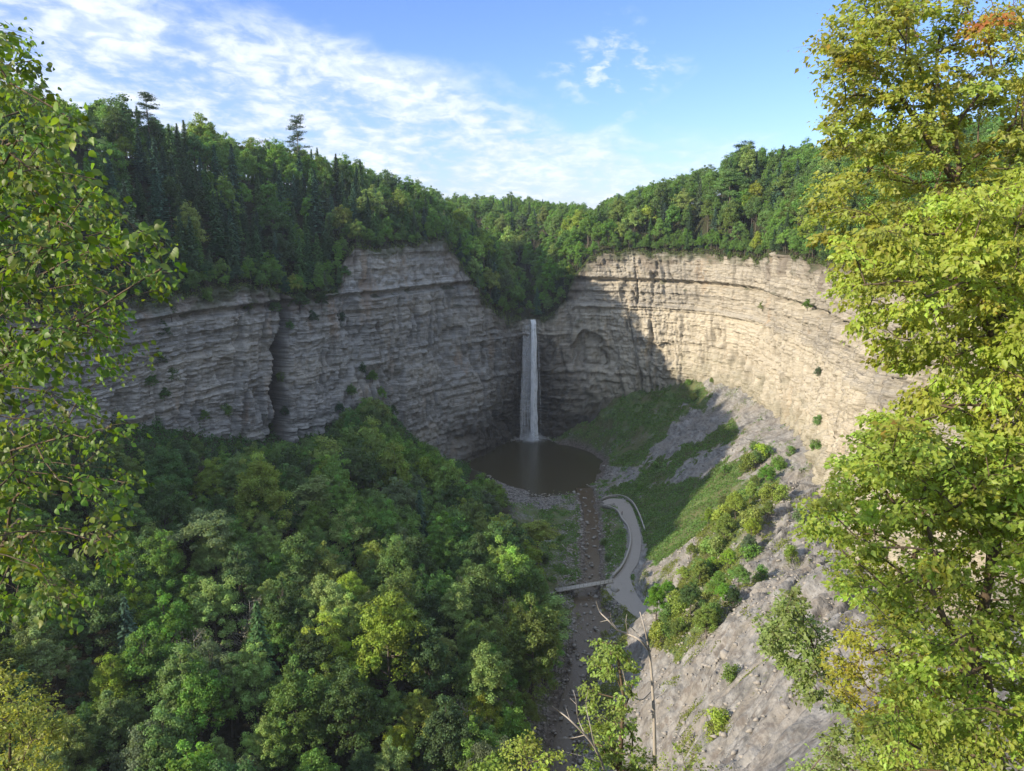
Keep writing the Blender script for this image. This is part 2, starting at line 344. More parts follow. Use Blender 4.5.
# ================================================================== MATERIALS
def mat_rock(name, tan, grey, dark, wetx=None):
    m, t, out = new_mat(name)
    co = t.add('ShaderNodeTexCoord').outputs['Object']
    a = t.noise(t.mapping(co, (.018, .018, 1.3)), 1.0, 10, .75)
    b = t.noise(t.mapping(co, (.35, .35, .07)), 1.0, 5, .6)
    c = t.noise(t.mapping(co, (.05, .05, 5.5)), 1.0, 6, .8)
    d = t.noise(co, 1.7, 8, .65); e = t.noise(co, .035, 4, .6)
    col = t.mix(t.ramp(a, [(.35, 0.0), (.62, 1.0)]), grey, tan)
    col = t.mix(t.ramp(e, [(.4, 0.0), (.6, .7)]), col, tuple(x*.82+.02 for x in grey))
    col = t.mix(t.ramp(c, [(.40, .85), (.5, 0.0)]), col, dark)
    col = t.mix(t.ramp(b, [(.6, 0.0), (.72, .55)]), col, dark)
    col = t.mix(t.math('MULTIPLY', t.ramp(d, [(.55, 0.0), (.68, 1.0)]), .4), col, tuple(min(.6, x*1.35) for x in tan))
    # lichen and ochre stains
    st = t.noise(t.mapping(co, (.12, .12, .03), (7, 3, 1)), 1.0, 5, .6)
    col = t.mix(t.ramp(st, [(.58, 0.0), (.7, .4)]), col, (.30, .19, .10))
    pa_ = t.add('ShaderNodeAttribute', attribute_name='pale').outputs['Fac']
    col = t.mix(t.math('MULTIPLY', pa_, .55), col, t.mix(t.ramp(b, [(.45, 0.0), (.62, 1.0)]), (.50, .455, .365), (.36, .325, .255)))
    sk = t.noise(t.mapping(co, (.22, .22, .02), (1, 9, 0)), 1.0, 6, .65)
    col = t.mix(t.ramp(sk, [(.56, 0.0), (.66, .5)]), col, (.11, .098, .08))
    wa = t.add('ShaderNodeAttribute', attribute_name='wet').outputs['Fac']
    va = t.add('ShaderNodeAttribute', attribute_name='veg').outputs['Fac']
    sa = t.add('ShaderNodeAttribute', attribute_name='soil').outputs['Fac']
    col = t.mix(sa, col, t.mix(d, (.10, .085, .07), (.17, .145, .12)))
    col = t.mix(va, col, t.mix(d, (.02, .03, .012), (.05, .07, .025)))
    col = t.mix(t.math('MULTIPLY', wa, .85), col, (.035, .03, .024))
    h = t.math('ADD', t.math('MULTIPLY', c, .5), t.math('ADD', t.math('MULTIPLY', d, .7), t.math('MULTIPLY', a, .8)))
    rough = t.math('SUBTRACT', .92, t.math('MULTIPLY', wa, .45))
    principled(t, out, col, rough, h, .8, .55, .25)
    return m
M_cliff_r = mat_rock('sandstone_and_shale', (.41, .375, .305), (.275, .26, .23), (.075, .066, .055))
M_cliff_l = mat_rock('grey_shale', (.36, .355, .335), (.235, .24, .24), (.08, .077, .072))

def mat_ground():
    m, t, out = new_mat('gorge_ground')
    co = t.add('ShaderNodeTexCoord').outputs['Object']
    d = t.noise(co, 1.3, 8, .7); e = t.noise(co, .12, 5, .6); f = t.noise(co, .45, 6, .65)
    s = t.noise(t.mapping(co, (.5, .16, .5)), 1.0, 8, .7)
    vo = t.add('ShaderNodeTexVoronoi', {'Vector': co, 'Scale': 1.3}); vd = vo.outputs['Distance']
    vcol = t.add('ShaderNodeSeparateColor', {'Color': vo.outputs['Color']}).outputs[0]
    def A(n): return t.add('ShaderNodeAttribute', attribute_name=n).outputs['Fac']
    shale = t.mix(t.ramp(s, [(.35, 0.0), (.62, 1.0)]), (.085, .085, .085), (.275, .27, .262))
    shale = t.mix(t.ramp(e, [(.45, 0.0), (.65, .7)]), shale, (.22, .20, .175))
    shale = t.mix(t.ramp(f, [(.52, 0.0), (.64, .7)]), shale, (.11, .095, .085))
    grass = t.mix(t.ramp(f, [(.35, 0.0), (.6, 1.0)]), (.035, .07, .025), (.09, .14, .042))
    grass = t.mix(t.ramp(d, [(.45, 0.0), (.62, .6)]), grass, (.13, .14, .06))
    grass = t.mix(t.ramp(e, [(.42, 0.0), (.6, .6)]), grass, (.10, .085, .05))
    litter = t.mix(d, (.018, .02, .012), (.045, .04, .025))
    stones = t.mix(vcol, (.09, .085, .08), (.26, .25, .24))
    stones = t.mix(t.ramp(vd, [(.45, 0.0), (.75, .9)]), stones, (.03, .028, .025))
    pav = t.mix(f, (.25, .235, .22), (.33, .31, .285))
    veg = A('veg'); vm = t.ramp(t.math('ADD', veg, t.math('MULTIPLY', t.math('SUBTRACT', d, .5), 1.3)), [(.42, 0.0), (.58, 1.0)])
    col = t.mix(A('stones'), shale, stones)
    col = t.mix(vm, col, grass)
    col = t.mix(A('litter'), col, litter)
    col = t.mix(A('bed'), col, t.mix(vcol, (.06, .05, .04), (.15, .13, .115)))
    h = t.math('ADD', t.math('MULTIPLY', d, .6), t.math('ADD', t.math('MULTIPLY', s, .8), t.math('MULTIPLY', vd, -.4)))
    principled(t, out, col, .95, h, .8, .5, .15)
    return m
M_ground = mat_ground()
def mat_litter():
    m, t, out = new_mat('forest_floor')
    co = t.add('ShaderNodeTexCoord').outputs['Object']
    d = t.noise(co, .8, 6, .7)
    col = t.mix(d, (.018, .022, .012), (.05, .05, .028))
    principled(t, out, col, .95, d, .8, .5, .1); return m
M_litter = mat_litter()

# ================================================================== TERRAIN OBJECTS
def cliff_part(name, i0, i1, mat):
    V = CL[i0:i1+1].reshape(-1, 3); me = mesh_from(name, V, grid_faces(i1-i0+1, NV), smooth=False)
    pxx = px_c[i0:i1+1].ravel(); zz = V[:, 2]; ss = sS[i0:i1+1].ravel()
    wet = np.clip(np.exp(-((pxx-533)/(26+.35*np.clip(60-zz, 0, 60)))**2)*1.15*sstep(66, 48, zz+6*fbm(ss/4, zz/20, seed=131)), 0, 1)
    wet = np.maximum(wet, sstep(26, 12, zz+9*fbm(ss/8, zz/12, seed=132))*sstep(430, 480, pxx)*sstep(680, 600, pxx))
    gl = np.exp(-((pxx-281)/5)**2)*.9; wet = np.maximum(wet, gl*sstep(98, 85, zz))  # gully strip darkened and smoothed through the same mask
    tt = np.tile(T, i1-i0+1)
    n = fbm(ss/5, zz/3, seed=133, oct=4)
    veg = sstep(.93, 1.03, tt+.10*n)*.8
    veg = np.maximum(veg, sstep(.25, .0, tt+.25*n)*sstep(330, 600, pxx)*.3)
    veg = np.maximum(veg, sstep(.55, .7, n+.3*np.exp(-((zz-88)/2)**2))*.7)
    veg = np.maximum(veg, sstep(345, 325, pxx)*sstep(88, 95, zz+8*n)*.8)
    soil = sstep(.88, 1.0, tt+.25*fbm(ss/9, zz/8, seed=134))*.7
    pale = sstep(560, 600, pxx)*(sstep(75.5, 73, zz+1.2*n)*.9+.5*np.exp(-((zz-86)/2.0)**2)); pale = np.maximum(pale, (1-sstep(560, 600, pxx))*.35*sstep(.0, .4, fbm(ss/25, zz/10, seed=136)))
    fattr(me, 'pale', pale); fattr(me, 'wet', wet); fattr(me, 'veg', veg); fattr(me, 'soil', soil)
    return obj(name, me, mat, kind='structure')
iF = int(np.argmin(np.abs(cpx-531)+1e3*(S < 60)))
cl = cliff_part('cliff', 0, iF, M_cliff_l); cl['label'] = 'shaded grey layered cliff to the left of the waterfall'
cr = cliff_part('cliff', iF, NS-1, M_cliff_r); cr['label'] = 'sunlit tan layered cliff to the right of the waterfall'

me = mesh_from('ground', FVu, FFu, smooth=True)
X, Y, Z = FVu.T; qx, qy, _ = project(X, Y, Z)
n1 = fbm(X/6, Y/6, seed=140, oct=4); n2 = fbm(X/16, Y/16, seed=141, oct=3)
creekd, _ = seg_dist(FVu[:, :2], creekW); pathd, _ = seg_dist(FVu[:, :2], pathW)
pe = np.sqrt(((X-POOL[0])/PR[0])**2+((Y-POOL[1])/PR[1])**2)
bed = np.maximum(sstep(1.08, .98, pe), sstep(6, 3.5, creekd+1.5*n1)*sstep(3, 1, Z))
veg = np.zeros(len(X))
n0 = fbm(X/2.2, Y/2.2, seed=143, oct=3); WX, WY = qx+9*n1+6*n0, qy+9*n2+4*n0
def addpoly(poly, val, wob=5):
    m = in_poly(WX, WY, poly); veg[m] = val+(.22*n1+.15*n0)[m]
tal = (X > 18)*(Y > 215)*(Z > 1.5)
veg = np.where(tal, .30+.35*n1, veg)
addpoly([(560, 385), (600, 390), (650, 392), (690, 378), (712, 385), (700, 425), (640, 470), (600, 462), (570, 450), (545, 440)], .72)   # dim green talus beside the fall
addpoly([(640, 470), (690, 405), (722, 418), (690, 440), (650, 476), (612, 482)], .12)     # grey scree streak
addpoly([(612, 490), (690, 445), (735, 418), (742, 432), (700, 452), (665, 480), (625, 505)], .95)
addpoly([(695, 468), (745, 428), (752, 440), (715, 468), (690, 478)], .05)
addpoly([(625, 505), (665, 482), (700, 478), (748, 450), (735, 500), (700, 560), (660, 590), (645, 545)], .85)
addpoly([(650, 570), (675, 548), (705, 545), (680, 590), (655, 610)], .2)
addpoly([(590, 500), (612, 505), (628, 535), (625, 565), (600, 578), (598, 540)], .7)
addpoly([(500, 500), (576, 497), (586, 520), (588, 575), (555, 590), (530, 560)], .62)
addpoly([(500, 488), (580, 488), (578, 506), (545, 512), (500, 502)], .15)
spur = (X > 14)*(Y < 235)*(Z > 6)
veg = np.where(spur, .22+.4*n1+.25*n2, veg)
band = in_poly(qx+10*n1, qy+10*n2, [(650, 640), (690, 560), (705, 500), (745, 445), (780, 450), (775, 500), (740, 560), (715, 620), (680, 665)])
veg = np.where(band*(Y < 260)*(X > 20), .72+.3*n1+.2*n0, veg)
veg = np.where((creekd < 14) & (creekd > 3.2) & (Z < 4) & (Y > 150), np.maximum(veg, .52+.5*n0), veg); veg = np.where((pathd < 3.0), 0, veg)
forest = np.clip(sstep(14, 2, X+5*n2-.04*(Y-150))*sstep(2.2, 4.5, Z), 0, 1)
forest = np.maximum(forest, ((Y < 70) & (X < 5))*1.0)
stones = np.maximum(sstep(14, 5, creekd+4*n1), sstep(1.25, 1.05, pe))*sstep(8, 4, Z)
stones = np.maximum(stones, in_poly(qx+3*n1, qy, [(500, 488), (580, 488), (578, 506), (545, 512), (500, 502)])*1.0)
fattr(me, 'veg', veg); fattr(me, 'litter', forest*(1-bed)); fattr(me, 'stones', stones); fattr(me, 'bed', bed)
VEG, FOR = veg, forest
ground = obj('ground', me, M_ground, kind='structure'); ground['label'] = 'floor and slopes of the gorge'

me = mesh_from('hills', PVV.reshape(-1, 3), grid_faces(NS, len(rr)), smooth=True)
hills = obj('hills', me, M_litter, kind='structure'); hills['label'] = 'wooded plateau around the gorge'
# plain beyond, to the horizon
a = np.linspace(0, 2*math.pi, 97)[:-1]
ring = [np.stack([CEN[0]+R*np.cos(a), CEN[1]+R*np.sin(a), np.full(96, z)], 1) for R, z in ((900, 60), (1500, 100), (15000, 100))]
V = np.vstack(ring); Fr = []
for r in range(2):
    for i in range(96): j = (i+1) % 96; Fr.append((r*96+i, r*96+j, (r+1)*96+j, (r+1)*96+i))
obj('terrain', mesh_from('terrain', V, np.array(Fr)), M_litter, kind='structure')

# ---------------------------------------------------------------- water
def mat_water(name, col, rough, ior=1.33, bs=.15, sc=.8):
    m, t, out = new_mat(name)
    co = t.add('ShaderNodeTexCoord').outputs['Object']
    n = t.noise(co, sc, 4, .6)
    b = principled(t, out, col, rough, n, bs, .12, .5); return m
M_pool = mat_water('murky_pool_water', (.042, .036, .018), .26, bs=.7)
M_creek = mat_water('brown_creek_water', (.07, .05, .028), .30, bs=.9, sc=2.0)
ang = np.linspace(0, 2*math.pi, 65)[:-1]; rad = [0.0001, .3, .6, .85, 1.22]
V = np.vstack([np.stack([POOL[0]+PR[0]*r*np.cos(ang), POOL[1]+PR[1]*r*np.sin(ang), 0*ang-.05], 1) for r in rad])
Fr = [(r*64+i, r*64+(i+1) % 64, (r+1)*64+(i+1) % 64, (r+1)*64+i) for r in range(4) for i in range(64)]
o = obj('water', mesh_from('water', V, np.array(Fr), True), M_pool, kind='structure'); o['label'] = 'dark brown plunge pool below the waterfall'
cwp = creekW.copy(); dv = np.gradient(cwp[:, :2], axis=0); dv /= np.linalg.norm(dv, axis=1)[:, None]; nv = np.stack([-dv[:, 1], dv[:, 0]], 1)
cols = np.linspace(-1, 1, 7); V = np.zeros((len(cwp), 7, 3))
V[..., :2] = cwp[:, None, :2]+nv[:, None]*cols[None, :, None]*(cwp[:, 3]/2*1.2)[:, None, None]; V[..., 2] = cwp[:, None, 2]+.06
o = obj('creek', mesh_from('creek', V.reshape(-1, 3), grid_faces(len(cwp), 7), True), M_creek, kind='structure'); o['label'] = 'shallow brown creek flowing from the pool under the footbridge'

# gravel path sheet laid just above the bench
m, t, out = new_mat('gravel_path'); co = t.add('ShaderNodeTexCoord').outputs['Object']
f = t.noise(co, 1.5, 6, .7); e = t.noise(co, .3, 3, .5)
principled(t, out, t.mix(e, t.mix(f, (.17, .16, .15), (.29, .27, .25)), (.27, .25, .23)), .95, f, .4, .1); M_path = m
pw = pathW; dv = np.gradient(pw[:, :2], axis=0); dv /= np.linalg.norm(dv, axis=1)[:, None]; pn = np.stack([-dv[:, 1], dv[:, 0]], 1)
V = np.zeros((len(pw), 7, 3)); wv = pw[:, 3]/2
V[..., :2] = pw[:, None, :2]+pn[:, None]*np.linspace(-1, 1, 7)[None, :, None]*wv[:, None, None]; V[..., 2] = pw[:, None, 2]+.05
o = obj('path', mesh_from('path', V.reshape(-1, 3), grid_faces(len(pw), 7), True), M_path, kind='structure'); o['label'] = 'pale gravel path curving beside the creek'

# ---------------------------------------------------------------- world, sun
SKY_STRENGTH, SUN_ENERGY, EXPOSURE, HAZE = .15, 5.0, .86, 0.00009
SUN_AZ = (-.89, -.455); SUN_EL = math.radians(22.8)
w = bpy.data.worlds.new('World'); scene.world = w; w.use_nodes = True; w.node_tree.nodes.clear(); t = NT(w.node_tree)
sky = t.add('ShaderNodeTexSky'); sky.sky_type = 'NISHITA'; sky.sun_disc = False; sky.sun_elevation = SUN_EL
sky.sun_rotation = math.atan2(SUN_AZ[0], SUN_AZ[1]); sky.air_density = 1.0; sky.dust_density = .35; sky.ozone_density = 3.0; sky.altitude = 200
gen = t.add('ShaderNodeTexCoord').outputs['Generated']
sx = t.add('ShaderNodeSeparateXYZ', {0: gen}); x_, y_, z_ = sx.outputs
el = t.math('MULTIPLY', t.math('ARCSINE', z_), 180/math.pi)
az = t.math('MULTIPLY', t.math('ARCTAN2', x_, y_), 180/math.pi)
zz = t.math('ADD', t.math('MAXIMUM', z_, 0.0), .22)
cv = t.add('ShaderNodeCombineXYZ', {0: t.math('DIVIDE', x_, zz), 1: t.math('DIVIDE', y_, zz), 2: 0.0}).outputs[0]
n1_ = t.noise(t.mapping(cv, (1.0, .62, 1), (1.3, 2.1, 0)), 3.4, 8, .58, .3)
n2_ = t.noise(t.mapping(cv, (1, .8, 1), (5, 2, 3)), 11.0, 6, .6, .3)
n3_ = t.noise(t.mapping(cv, (1, 1, 1), (0.4, 7.7, 3)), .5, 3, .5)
# upper edge of the cloud bank as a function of azimuth
lim = t.add('ShaderNodeFloatCurve'); lim.inputs[0].default_value = 1.0
t.l.new(t.math('DIVIDE', t.math('ADD', az, 60.0), 120.0), lim.inputs[1])
cu = lim.mapping.curves[0]; pts = [(-60, 22), (-25, 14.5), (-12, 12.3), (-2, 9.4), (5, 6.8), (10, 5.6), (17, 5.4), (24, 3.2), (60, 3)]
for i, (a_, e_) in enumerate(pts):
    p_ = ((a_+60)/120, e_/30)
    if i < 2: cu.points[0 if i == 0 else 1].location = p_
    else: cu.points.new(*p_)
lim.mapping.update()
dlt = t.math('SUBTRACT', t.math('MULTIPLY', lim.outputs[0], 30.0), el)
dlt = t.math('ADD', dlt, t.math('MULTIPLY', t.math('SUBTRACT', n1_, .5), 7.0))
bank = t.ramp(t.math('DIVIDE', t.math('ADD', dlt, 2.0), 6.0, clamp=True), [(0.2, 0.0), (.8, 1.0)], 'EASE')
puff = t.ramp(t.math('ADD', t.math('MULTIPLY', n1_, .65), t.math('MULTIPLY', n2_, .35)), [(.34, 0.0), (.54, 1.0)], 'EASE')
cover = t.math('MULTIPLY', bank, t.math('ADD', .22, t.math('MULTIPLY', puff, t.math('ADD', .42, t.math('MULTIPLY', t.ramp(n2_, [(.38, 0.0), (.6, 1.0)], 'EASE'), .32)))), clamp=True)
fadeaz = t.ramp(t.math('DIVIDE', t.math('ADD', az, 60.0), 120.0), [(.50, 1.0), (.62, .55), (.72, .25), (1.0, .2)])
cover = t.math('MULTIPLY', cover, fadeaz)
# a few loose wisps higher up
wm = t.math('SUBTRACT', 1.0, t.math('DIVIDE', t.math('ADD', t.math('ABSOLUTE', t.math('SUBTRACT', az, 7.0)), t.math('MULTIPLY', t.math('ABSOLUTE', t.math('SUBTRACT', el, 10.0)), 1.3)), 6.5), clamp=True)
wisp = t.math('MULTIPLY', t.ramp(t.math('ADD', t.math('MULTIPLY', n2_, .55), t.math('MULTIPLY', n1_, .45)), [(.50, 0.0), (.62, .7)], 'EASE'), t.math('MULTIPLY', wm, 1.6, clamp=True))
cover = t.math('MAXIMUM', cover, wisp)
ccol = t.mix(t.ramp(t.math('ADD', t.math('MULTIPLY', n2_, .5), t.math('MULTIPLY', n1_, .5)), [(.4, 0.0), (.62, 1.0)]), (2.35, 2.85, 3.8), (3.9, 4.2, 4.75))
skc = t.mix(1.0, sky.outputs[0], (.56, .62, .90), 'MULTIPLY')
fin = t.mix(cover, skc, ccol)
# added bright overcast, unseen behind and overhead, works as fill light for the shade
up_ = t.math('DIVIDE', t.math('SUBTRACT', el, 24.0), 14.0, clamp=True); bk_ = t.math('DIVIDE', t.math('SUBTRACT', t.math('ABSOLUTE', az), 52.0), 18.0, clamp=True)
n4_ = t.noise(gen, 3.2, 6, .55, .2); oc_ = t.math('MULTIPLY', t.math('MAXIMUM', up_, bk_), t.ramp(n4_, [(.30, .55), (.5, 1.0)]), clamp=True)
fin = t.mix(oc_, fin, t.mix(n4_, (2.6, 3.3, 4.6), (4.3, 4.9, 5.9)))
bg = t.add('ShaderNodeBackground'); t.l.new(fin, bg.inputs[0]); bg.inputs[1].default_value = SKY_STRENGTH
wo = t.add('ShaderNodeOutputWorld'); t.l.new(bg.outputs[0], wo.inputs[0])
sl = bpy.data.lights.new('sun', 'SUN'); sl.energy = SUN_ENERGY; sl.angle = math.radians(.5); sl.color = (1, .86, .66)
so = bpy.data.objects.new('sun', sl); C.objects.link(so)
sd = Vector((SUN_AZ[0]*math.cos(SUN_EL), SUN_AZ[1]*math.cos(SUN_EL), math.sin(SUN_EL)))
so.rotation_euler = sd.to_track_quat('Z', 'Y').to_euler(); so.location = (-100, -50, 300)
vs = scene.view_settings; vs.view_transform = 'Standard'; vs.look = 'None'; vs.exposure = EXPOSURE; vs.gamma = 1
scene.cycles.use_denoising = True; scene.cycles.max_bounces = 6; scene.cycles.diffuse_bounces = 3; scene.cycles.transparent_max_bounces = 16
scene.cycles.use_adaptive_sampling = False; scene.cycles.adaptive_threshold = .02; scene.cycles.volume_bounces = 0
# ================================================================== FOLIAGE
def mat_leaf(name, transl=.3, vary=1.0, rough=.6, spec=.25):
    m, t, out = new_mat(name)
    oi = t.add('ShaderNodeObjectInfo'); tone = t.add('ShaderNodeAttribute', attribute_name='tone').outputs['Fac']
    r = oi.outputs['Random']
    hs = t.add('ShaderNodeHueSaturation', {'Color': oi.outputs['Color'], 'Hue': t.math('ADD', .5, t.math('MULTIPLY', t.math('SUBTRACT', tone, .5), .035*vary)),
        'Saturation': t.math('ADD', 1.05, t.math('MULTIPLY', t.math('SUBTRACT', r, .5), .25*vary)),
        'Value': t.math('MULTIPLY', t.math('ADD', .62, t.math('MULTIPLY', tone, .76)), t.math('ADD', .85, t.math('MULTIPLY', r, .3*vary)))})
    b = t.add('ShaderNodeBsdfPrincipled', {'Base Color': hs.outputs[0], 'Roughness': rough}); b.inputs['Specular IOR Level'].default_value = spec
    tr = t.add('ShaderNodeBsdfTranslucent', {'Color': t.mix(1.0, hs.outputs[0], (1.9, 1.75, .75), 'MULTIPLY')})
    mx = t.add('ShaderNodeMixShader', {0: transl, 1: b.outputs[0], 2: tr.outputs[0]}); t.l.new(mx.outputs[0], out.inputs[0]); return m
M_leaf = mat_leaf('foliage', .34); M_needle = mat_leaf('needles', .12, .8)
M_fleaf = mat_leaf('near_leaf', .45, 1.4, .42, .4); M_dry = mat_leaf('dry_twigs', .05)
def mat_bark(name, c1, c2):
    m, t, out = new_mat(name); co = t.add('ShaderNodeTexCoord').outputs['Object']
    n = t.noise(t.mapping(co, (3, 3, .6)), 2.0, 5, .7); principled(t, out, t.mix(n, c1, c2), .9, n, .6, .05, .1); return m
M_bark = mat_bark('bark', (.05, .042, .034), (.16, .14, .12)); M_pale = mat_bark('weathered_wood', (.17, .15, .13), (.42, .385, .34))
M_twig = mat_bark('twig_bark', (.06, .045, .03), (.17, .13, .09))

def nrm(v): return v/np.maximum(np.linalg.norm(v, axis=-1, keepdims=True), 1e-9)
def cards(P, N, size, rng, aspect=.6, bend=.25, up=None):
    """one bent rhombic leaf clump (2 quads-> 1 quad+fold) per point"""
    n = len(P); N = nrm(N); a = nrm(rng.normal(size=(n, 3)) if up is None else up+.35*rng.normal(size=(n, 3)))
    a = nrm(a-(a*N).sum(1, keepdims=True)*N); b = np.cross(N, a); s = size[:, None]
    v0 = P-a*s*.5; v2 = P+a*s*.5-N*s*bend*.5; v1 = P+b*s*aspect*.5+N*s*bend*.25; v3 = P-b*s*aspect*.5+N*s*bend*.25
    V = np.stack([v0, v1, v2, v3], 1).reshape(-1, 3); i = np.arange(n)*4
    return V, np.stack([i, i+1, i+2, i+3], 1)
def tube(path, r, sides=6):
    path = np.asarray(path, float); n = len(path); r = np.broadcast_to(np.asarray(r, float), (n,))
    tg = nrm(np.gradient(path, axis=0)); ref = np.where(np.abs(tg[:, 2:3]) > .9, np.array([[1., 0, 0]]), np.array([[0, 0, 1.]]))
    a = nrm(np.cross(tg, ref)); b = np.cross(tg, a); th = np.linspace(0, 2*math.pi, sides+1)[:-1]
    V = path[:, None]+(a[:, None]*np.cos(th)[None, :, None]+b[:, None]*np.sin(th)[None, :, None])*r[:, None, None]
    V = V.reshape(-1, 3); Fc = []
    i = np.arange(n-1)[:, None]*sides; j = np.arange(sides)[None]; j2 = (np.arange(sides)+1)[None] % sides
    Fc = np.stack([(i+j).ravel(), (i+j2).ravel(), (i+sides+j2).ravel(), (i+sides+j).ravel()], 1)
    return V, Fc
def join(parts):
    V = []; Fc = []; o = 0
    for v, f in parts: V.append(v); Fc.append(f+o); o += len(v)
    return np.vstack(V), np.vstack(Fc)
def crooked(p0, p1, n, wob, rng, droop=0.0):
    t = np.linspace(0, 1, n)[:, None]; L = np.linalg.norm(np.subtract(p1, p0))
    P = np.array(p0)*(1-t)+np.array(p1)*t; w = rng.normal(size=(n, 3))*wob*L; w[0] = w[-1] = 0
    w = (w+np.roll(w, 1, 0)+np.roll(w, -1, 0))/3; w[0] = w[-1] = 0
    P = P+w; P[:, 2] += droop*L*4*(t*(1-t))[:, 0]; return P

def proto_broadleaf(seed, Ht=18., R=5., z0=4., nclump=60, per=110, size=.5, clr=1.45, flat=.8, sparse=0):
    rng = np.random.default_rng(seed); cz = (Ht+z0)/2; hz = (Ht-z0)/2
    u = nrm(rng.normal(size=(nclump, 3))); u[:, 2] = np.where(u[:, 2] < -.45, -u[:, 2]*.6, u[:, 2])
    lump = 1+.55*fbm(u[:, 0]*1.7+seed*3, u[:, 1]*1.7, u[:, 2]*1.7, seed=seed, oct=3)
    rad = (.35+.62*rng.random(nclump)**.6)*lump
    taper = 1-.35*np.clip(u[:, 2]*rad, -1, 1)
    ctr = np.stack([u[:, 0]*rad*R*taper*1.05, u[:, 1]*rad*R*taper*1.05, cz+u[:, 2]*rad*hz], 1)
    ctr[0] = (0, 0, Ht-clr)
    P = []; N = []; Sz = []; tone = []
    for c in range(nclump):
        k_ = int(per*(.6+.8*rng.random())); r = clr*(.4+.95*rng.random()**1.3)
        w = nrm(rng.normal(size=(k_, 3))+np.array([0, 0, .45])+.5*u[c]); q = w*(r*rng.random((k_, 1))**.5)+rng.normal(size=(k_, 3))*.22*r; q[:, 2] *= flat
        P.append(ctr[c]+q); N.append(w+.55*rng.normal(size=(k_, 3))+np.array([-.3, -.15, .3])); Sz.append(size*(.55+.9*rng.random(k_))); tone.append(np.clip(.5+.18*rng.normal()+.16*rng.normal(size=k_), 0, 1))
    P = np.vstack(P); N = np.vstack(N); Sz = np.concatenate(Sz); tone = np.concatenate(tone)
    V, Fc = cards(P, N, Sz, rng); me = mesh_from('crown', V, Fc); fattr(me, 'tone', tone, 'FACE')
    parts = [tube(crooked((0, 0, -1.5), (rng.normal()*.4, rng.normal()*.4, Ht*.8), 9, .012, rng), np.linspace(.30, .06, 9)*Ht/18)]
    for c in range(0, nclump, 4):
        z_ = np.clip(ctr[c, 2]-np.linalg.norm(ctr[c, :2])*.7, z0*.7, Ht*.75)
        parts.append(tube(crooked((0, 0, z_), ctr[c], 5, .05, rng, -.05), np.linspace(.10, .02, 5)*Ht/18, 4))
    V, Fc = join(parts); tm = mesh_from('trunk', V, Fc, True)
    return me, tm
def proto_conifer(seed, Ht=22., R=3.4, z0=2.5, size=.8, dens=1.1, ragged=.35):
    rng = np.random.default_rng(seed); P = []; N = []; U = []; Sz = []; tone = []; z = z0; br = []
    while z < Ht-.3:
        f = (z-z0)/(Ht-z0); Rl = R*(1-f)**.85*(1+.12*rng.normal())+.15; nb = max(4, int((5+5*(1-f))*dens)); a0 = rng.random()*6.28
        for b in range(nb):
            L = Rl*(1-ragged*rng.random()); a = a0+b*6.283/nb+.25*rng.normal(); k_ = max(3, int(L*7*dens)); s = (np.arange(k_)+.5)/k_*L
            dr = -.12-.25*(1-f); ux, uy = math.cos(a), math.sin(a)
            q = np.stack([ux*s, uy*s, z+dr*s+.05*s*s], 1); side = np.array([-uy, ux, 0]); sp = (.16+.28*(1-s/L))[:, None]*L*.55
            q = q+side*sp*rng.uniform(-1, 1, (k_, 1))+rng.normal(size=(k_, 3))*.07
            P.append(q); N.append(np.array([ux*.35, uy*.35, 1])+.3*rng.normal(size=(k_, 3))); U.append(np.tile([ux, uy, dr-.25], (k_, 1))+side*rng.uniform(-.7, .7, (k_, 1)))
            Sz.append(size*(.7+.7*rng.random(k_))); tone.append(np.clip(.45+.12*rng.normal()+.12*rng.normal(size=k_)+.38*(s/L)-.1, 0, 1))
            if b % 3 == 0: br.append(tube([(0, 0, z), (ux*L*.9, uy*L*.9, z+dr*L*.9)], [.05, .012], 3))
        z += .42+.35*(1-f)
    P, N, U, Sz, tone = map(lambda a: np.concatenate(a), (P, N, U, Sz, tone))
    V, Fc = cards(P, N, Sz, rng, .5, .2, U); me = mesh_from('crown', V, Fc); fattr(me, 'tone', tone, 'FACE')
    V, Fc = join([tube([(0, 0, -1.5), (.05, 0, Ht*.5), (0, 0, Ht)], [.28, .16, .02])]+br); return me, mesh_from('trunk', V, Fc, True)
def proto_pine(seed, Ht=24., R=4.2):
    rng = np.random.default_rng(seed); P = []; N = []; Sz = []; tone = []; br = []
    for b in range(30):
        z = Ht*(.45+.55*(b/29)**.8); f = (z/Ht-.45)/.55; L = R*(1-.75*f**1.6)*(.5+.6*rng.random()); a = rng.random()*6.28
        tip = np.array([math.cos(a)*L, math.sin(a)*L, z+.10*L+.3*rng.normal()]); br.append(tube([(0, 0, z-.5), tip*[.5, .5, 1]-[0, 0, .2], tip], [.09, .06, .02], 4))
        for k2, q0 in enumerate((tip, tip*[.6, .6, 1]+rng.normal(size=3)*.4)):
            n_ = 70; q = rng.normal(size=(n_, 3))*[.65, .65, .2]; P.append(q0+q); N.append([0, 0, 1]+.7*rng.normal(size=(n_, 3))); Sz.append(.45*(.6+.7*rng.random(n_))); tone.append(np.clip(.45+.15*rng.normal(size=n_), 0, 1))
    P, N, Sz, tone = map(np.concatenate, (P, N, Sz, tone)); V, Fc = cards(P, N, Sz, rng, .45); me = mesh_from('crown', V, Fc); fattr(me, 'tone', tone, 'FACE')
    V, Fc = join([tube(crooked((0, 0, -1.5), (0, 0, Ht), 7, .006, rng), np.linspace(.3, .05, 7))]+br); return me, mesh_from('trunk', V, Fc, True)
